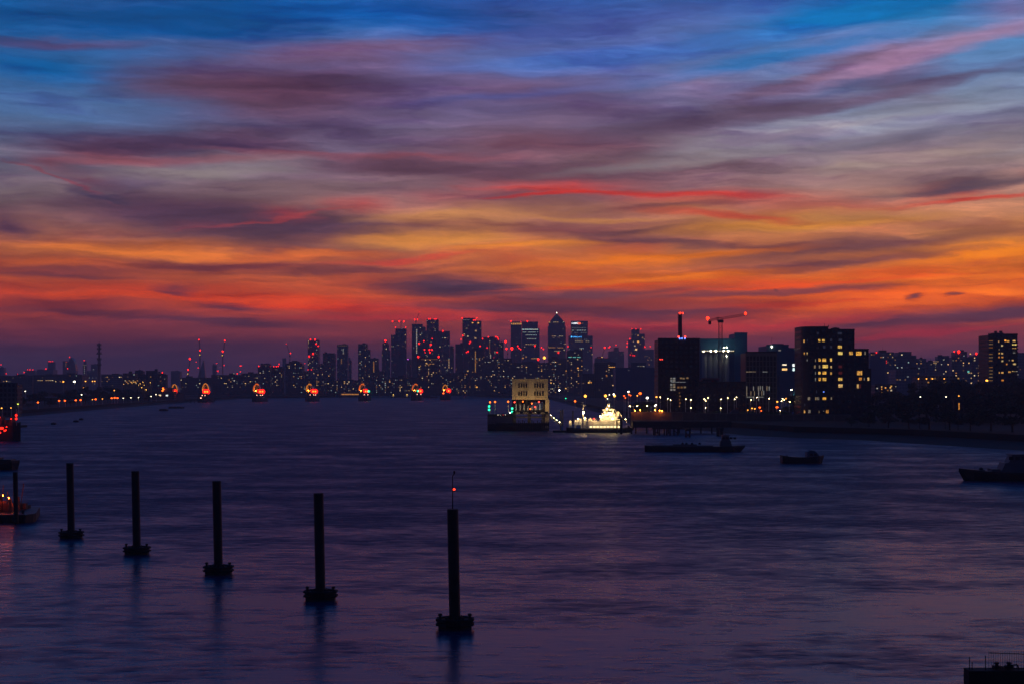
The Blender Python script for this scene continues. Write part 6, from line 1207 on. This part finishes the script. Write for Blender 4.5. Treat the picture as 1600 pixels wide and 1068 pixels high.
W = [(252,200,22,26,'h'),(292,200,28,26,'h'),(455,262,42,32,'h'),(460,323,48,34,'h'),(565,323,38,36,'a'),(645,325,58,42,'h'),(707,322,12,36,'d'),(255,388,24,32,'h'),(300,390,40,36,'h'),(369,388,18,36,'h'),(214,392,8,34,'d'),(208,455,16,34,'d'),(254,455,14,34,'d'),(310,452,56,36,'h'),(371,458,14,26,'w'),(214,518,8,34,'d'),(254,518,26,34,'h'),(302,517,40,36,'h'),(370,520,16,28,'a'),(652,516,54,46,'w'),(214,580,10,34,'d'),(256,578,24,34,'h'),(302,578,38,34,'h'),(460,577,44,32,'h'),(660,574,30,32,'a'),(738,575,18,36,'w'),(698,575,8,28,'d'),(462,642,46,38,'w'),(635,645,20,44,'w'),(658,645,16,44,'r'),(150,766,24,34,'d'),(217,768,12,36,'d'),(232,768,8,36,'d'),(246,768,8,36,'d'),(302,766,38,28,'h'),(372,764,12,26,'d'),(117,894,20,34,'w'),(154,892,24,34,'d'),(330,893,28,36,'a'),(294,886,10,14,'d'),(250,895,6,30,'d'),(112,205,14,30,'w'),(115,325,14,26,'w'),(137,325,8,26,'w'),(137,388,8,26,'d'),(460,455,36,30,'r'),(462,516,38,30,'r'),(455,130,44,24,'dd'),(460,195,36,26,'dd'),(370,195,20,28,'dd'),(370,262,18,28,'dd'),(300,262,24,28,'dd'),(237,130,20,24,'dd'),(295,700,10,10,'b'),(225,700,8,30,'dd'),(118,828,12,26,'dd'),(138,200,6,28,'dd')]
mm = dict(h='w_apt_hi', w='w_apt', a='w_apt_am', d='w_white_dim', r='w_apt_red', dd='w_apt_off', b='l_blue')
for cx, cy, w_, h_, k in W:
    px, py = c2(cx, cy); yy = -.14 if px < 1294 else (.46 if px < 1335.5 else 1.06)
    if px < 1262:
        xx = gx(px); dxx = gx(1254) + 7 - xx; yy = 7 - math.sqrt(max(0, 49 - dxx*dxx)) - .14
    ww_, hh_ = w_/6.286*q*.9, h_/6.286*q*.88
    o = win(ap, gx(px), gz(py), ww_, hh_, mm[k], yy)
    if k in 'hwa' and ww_ > 1.2 and px >= 1262: MB().box(-.05, .05, -.12, .0, -hh_/2, hh_/2).box(-ww_/2 - .06, ww_/2 + .06, -.12, .0, -hh_/2 - .1, -hh_/2).build('frame', M['steel_dark'], o, (ww_*.12, 0, 0))
for k in range(6): win(ap, gx(1275 + k*5.4), gz(654.4), 1.7, .35, 'w_amber', -3.2)
MB().box(gx(1272), gx(1307), -3.4, 0, gz(653.2), gz(652.4)).build('entrance_canopy', M['concrete_dark'], ap)
# far right tower block with balconies
D = 1120.0
fb, gx, gz, q = T('tower_block', 'tall tower block with lit balconies standing alone near the right edge', 'flats', 1544.5, 1589.7, 523.3, D, 'f_brick', n=0, dep=24, plant=0)
MB().box(gx(1558.5), gx(1572), 6, 15, gz(523), gz(519.5)).box(gx(1560), gx(1562.5), 7, 10, gz(519.5), gz(516.5)).box(gx(1568), gx(1571), 7, 10, gz(519.5), gz(516.3)).build('roof_plant', M['steel_dark'], fb)
rl = MB(); rail(rl, [(gx(1545), .3, gz(522.8)), (gx(1589), .3, gz(522.8))], 1.4, .06, 2); rl.build('roof_railing', M['steel_dark'], fb)
for k in range(13):
    z_ = gz(535.5 + k*5.1)
    bl_ = MB().box(gx(1544.2), gx(1551.5), -1.5, 0, z_ - .25, z_).box(gx(1544.2), gx(1551.5), -1.55, -1.45, z_, z_ + .9).box(gx(1544.2) - .03, gx(1544.2) + .1, -1.5, 0, z_, z_ + .9); bo_ = bl_.build('balcony', M['concrete'], fb)
    if k not in (3, 7): win(fb, gx(1548), z_ + 1.5, 2.9, .7, 'w_warm_dim' if k % 2 else 'w_amber_dim', -.15)
for k in range(13): MB().box(gx(1581), gx(1590), -1.2, 0, gz(535.5 + k*5.1) - .2, gz(535.5 + k*5.1) + .75).build('balcony', M['concrete_dark'], fb)
for cx, cy, w_, m_ in ((1413, 205, 3, 'w_amber_hi'), (1440, 210, 4, 'w_apt_am'), (1500, 208, 4.5, 'w_apt'), (1380, 253, 3, 'w_apt'), (1502, 246, 7, 'w_apt_hi'), (1500, 285, 6.5, 'w_apt_am'), (1500, 322, 4, 'w_white'), (1350, 330, 1.8, 'w_apt'), (1380, 331, 3, 'w_apt'), (1382, 369, 3.2, 'w_apt_am'), (1350, 369, 1.8, 'w_amber'), (1486, 400, 3, 'w_apt'), (1382, 407, 3, 'w_apt'), (1503, 437, 5, 'w_apt'), (1426, 438, 2, 'w_amber'), (1382, 522, 3.6, 'w_apt'), (1352, 522, 1.6, 'w_amber'), (1455, 515, 4, 'w_apt_am'), (1487, 513, 2.5, 'w_apt'), (1510, 515, 2, 'w_apt'), (1528, 515, 1.6, 'w_white'), (1385, 598, 3.6, 'w_apt_am'), (1346, 215, 1.5, 'w_warm'), (1452, 400, 1.4, 'w_warm_dim'), (1350, 292, 1.4, 'w_warm_dim')):
    win(fb, gx(1350 + cx/6.4 - 0*1350), gz(500 + cy/6.4), w_*.48, 1.2, m_, -.16)
# hazy right hand skyline
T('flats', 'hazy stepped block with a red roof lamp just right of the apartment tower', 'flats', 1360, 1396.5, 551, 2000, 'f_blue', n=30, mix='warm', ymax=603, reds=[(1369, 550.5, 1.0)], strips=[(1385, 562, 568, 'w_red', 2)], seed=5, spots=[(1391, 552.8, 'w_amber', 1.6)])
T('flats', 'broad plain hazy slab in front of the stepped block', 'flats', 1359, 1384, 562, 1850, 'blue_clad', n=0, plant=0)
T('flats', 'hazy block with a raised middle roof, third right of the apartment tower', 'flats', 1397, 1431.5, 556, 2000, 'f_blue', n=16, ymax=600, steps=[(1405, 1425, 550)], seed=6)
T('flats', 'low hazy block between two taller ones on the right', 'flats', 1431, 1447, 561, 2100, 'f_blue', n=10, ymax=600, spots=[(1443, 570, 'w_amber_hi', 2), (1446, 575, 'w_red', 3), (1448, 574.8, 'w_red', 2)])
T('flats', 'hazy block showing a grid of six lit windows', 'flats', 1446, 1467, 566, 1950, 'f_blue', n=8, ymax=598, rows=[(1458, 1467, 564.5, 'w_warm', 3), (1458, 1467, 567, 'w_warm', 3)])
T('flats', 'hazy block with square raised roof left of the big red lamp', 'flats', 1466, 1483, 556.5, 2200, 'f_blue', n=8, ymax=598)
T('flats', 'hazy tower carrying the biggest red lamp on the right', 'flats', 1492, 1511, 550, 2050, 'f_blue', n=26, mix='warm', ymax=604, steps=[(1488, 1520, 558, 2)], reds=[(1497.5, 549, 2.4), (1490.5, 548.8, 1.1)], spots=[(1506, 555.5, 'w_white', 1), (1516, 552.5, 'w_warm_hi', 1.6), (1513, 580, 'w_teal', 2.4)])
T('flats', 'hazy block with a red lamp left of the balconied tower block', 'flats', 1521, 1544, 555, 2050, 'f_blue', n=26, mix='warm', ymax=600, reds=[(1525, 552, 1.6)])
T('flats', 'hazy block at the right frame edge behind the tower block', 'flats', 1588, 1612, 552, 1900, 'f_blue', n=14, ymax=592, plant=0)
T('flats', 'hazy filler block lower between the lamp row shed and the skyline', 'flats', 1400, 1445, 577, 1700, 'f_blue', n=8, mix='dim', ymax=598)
T('long_shed', 'long low building with a row of amber lamps along its eaves', 'building', 1432, 1500, 588.5, 1350, 'f_pale', n=10, mix='warm', ymax=600, dep=14, plant=0)[0]
for px in (1434.5, 1447, 1456.5, 1466, 1474.8): street_lamp(px, 591.2, 1340, 'amber lamp before the long low building, %s from the left' % ORD[[1434.5, 1447, 1456.5, 1466, 1474.8].index(px)], 'amber lamps along the long low building', 'l_yellow', .62)
T('flats', 'low pale building with two amber lamps above the trees right of the apartment tower', 'building', 1367, 1401, 601, 1250, 'f_pale', n=4, ymax=613, dep=14, plant=0, spots=[(1377.5, 603.5, 'w_amber_hi', 1.2), (1377.5, 607, 'w_amber_hi', 1.2), (1383.5, 605, 'w_amber_hi', 1.6), (1391, 605, 'w_amber_hi', 1.6), (1378, 611.3, 'w_amber_hi', 1.7), (1370.5, 606, 'w_white', 1.6), (1399.5, 603, 'w_white', 1)])
# low quarter along the far shore
far = [(505, 560, 594, 2950, 34, 'dark low quayside block with clustered white lights left of the fifth pier'), (560, 610, 592, 2950, 40, 'dark low quayside block behind the fifth pier'), (610, 652, 590, 2900, 40, 'dark low quayside block left of the near dark tower'), (586, 600, 580, 3100, 8, 'small dark block in the gap under the orange strip tower'), (688, 704, 585, 2850, 16, 'small quayside block behind the last barrier pier'), (470, 506, 592, 2900, 26, 'low quayside block behind the fourth barrier pier')]
for a, b_, yt, D, n_, lbl in far: T('quayside_block', lbl, 'building', a, b_, yt, D, 'f_dark', n=n_, ymax=612, plant=1, mix='n', seed=int(a))
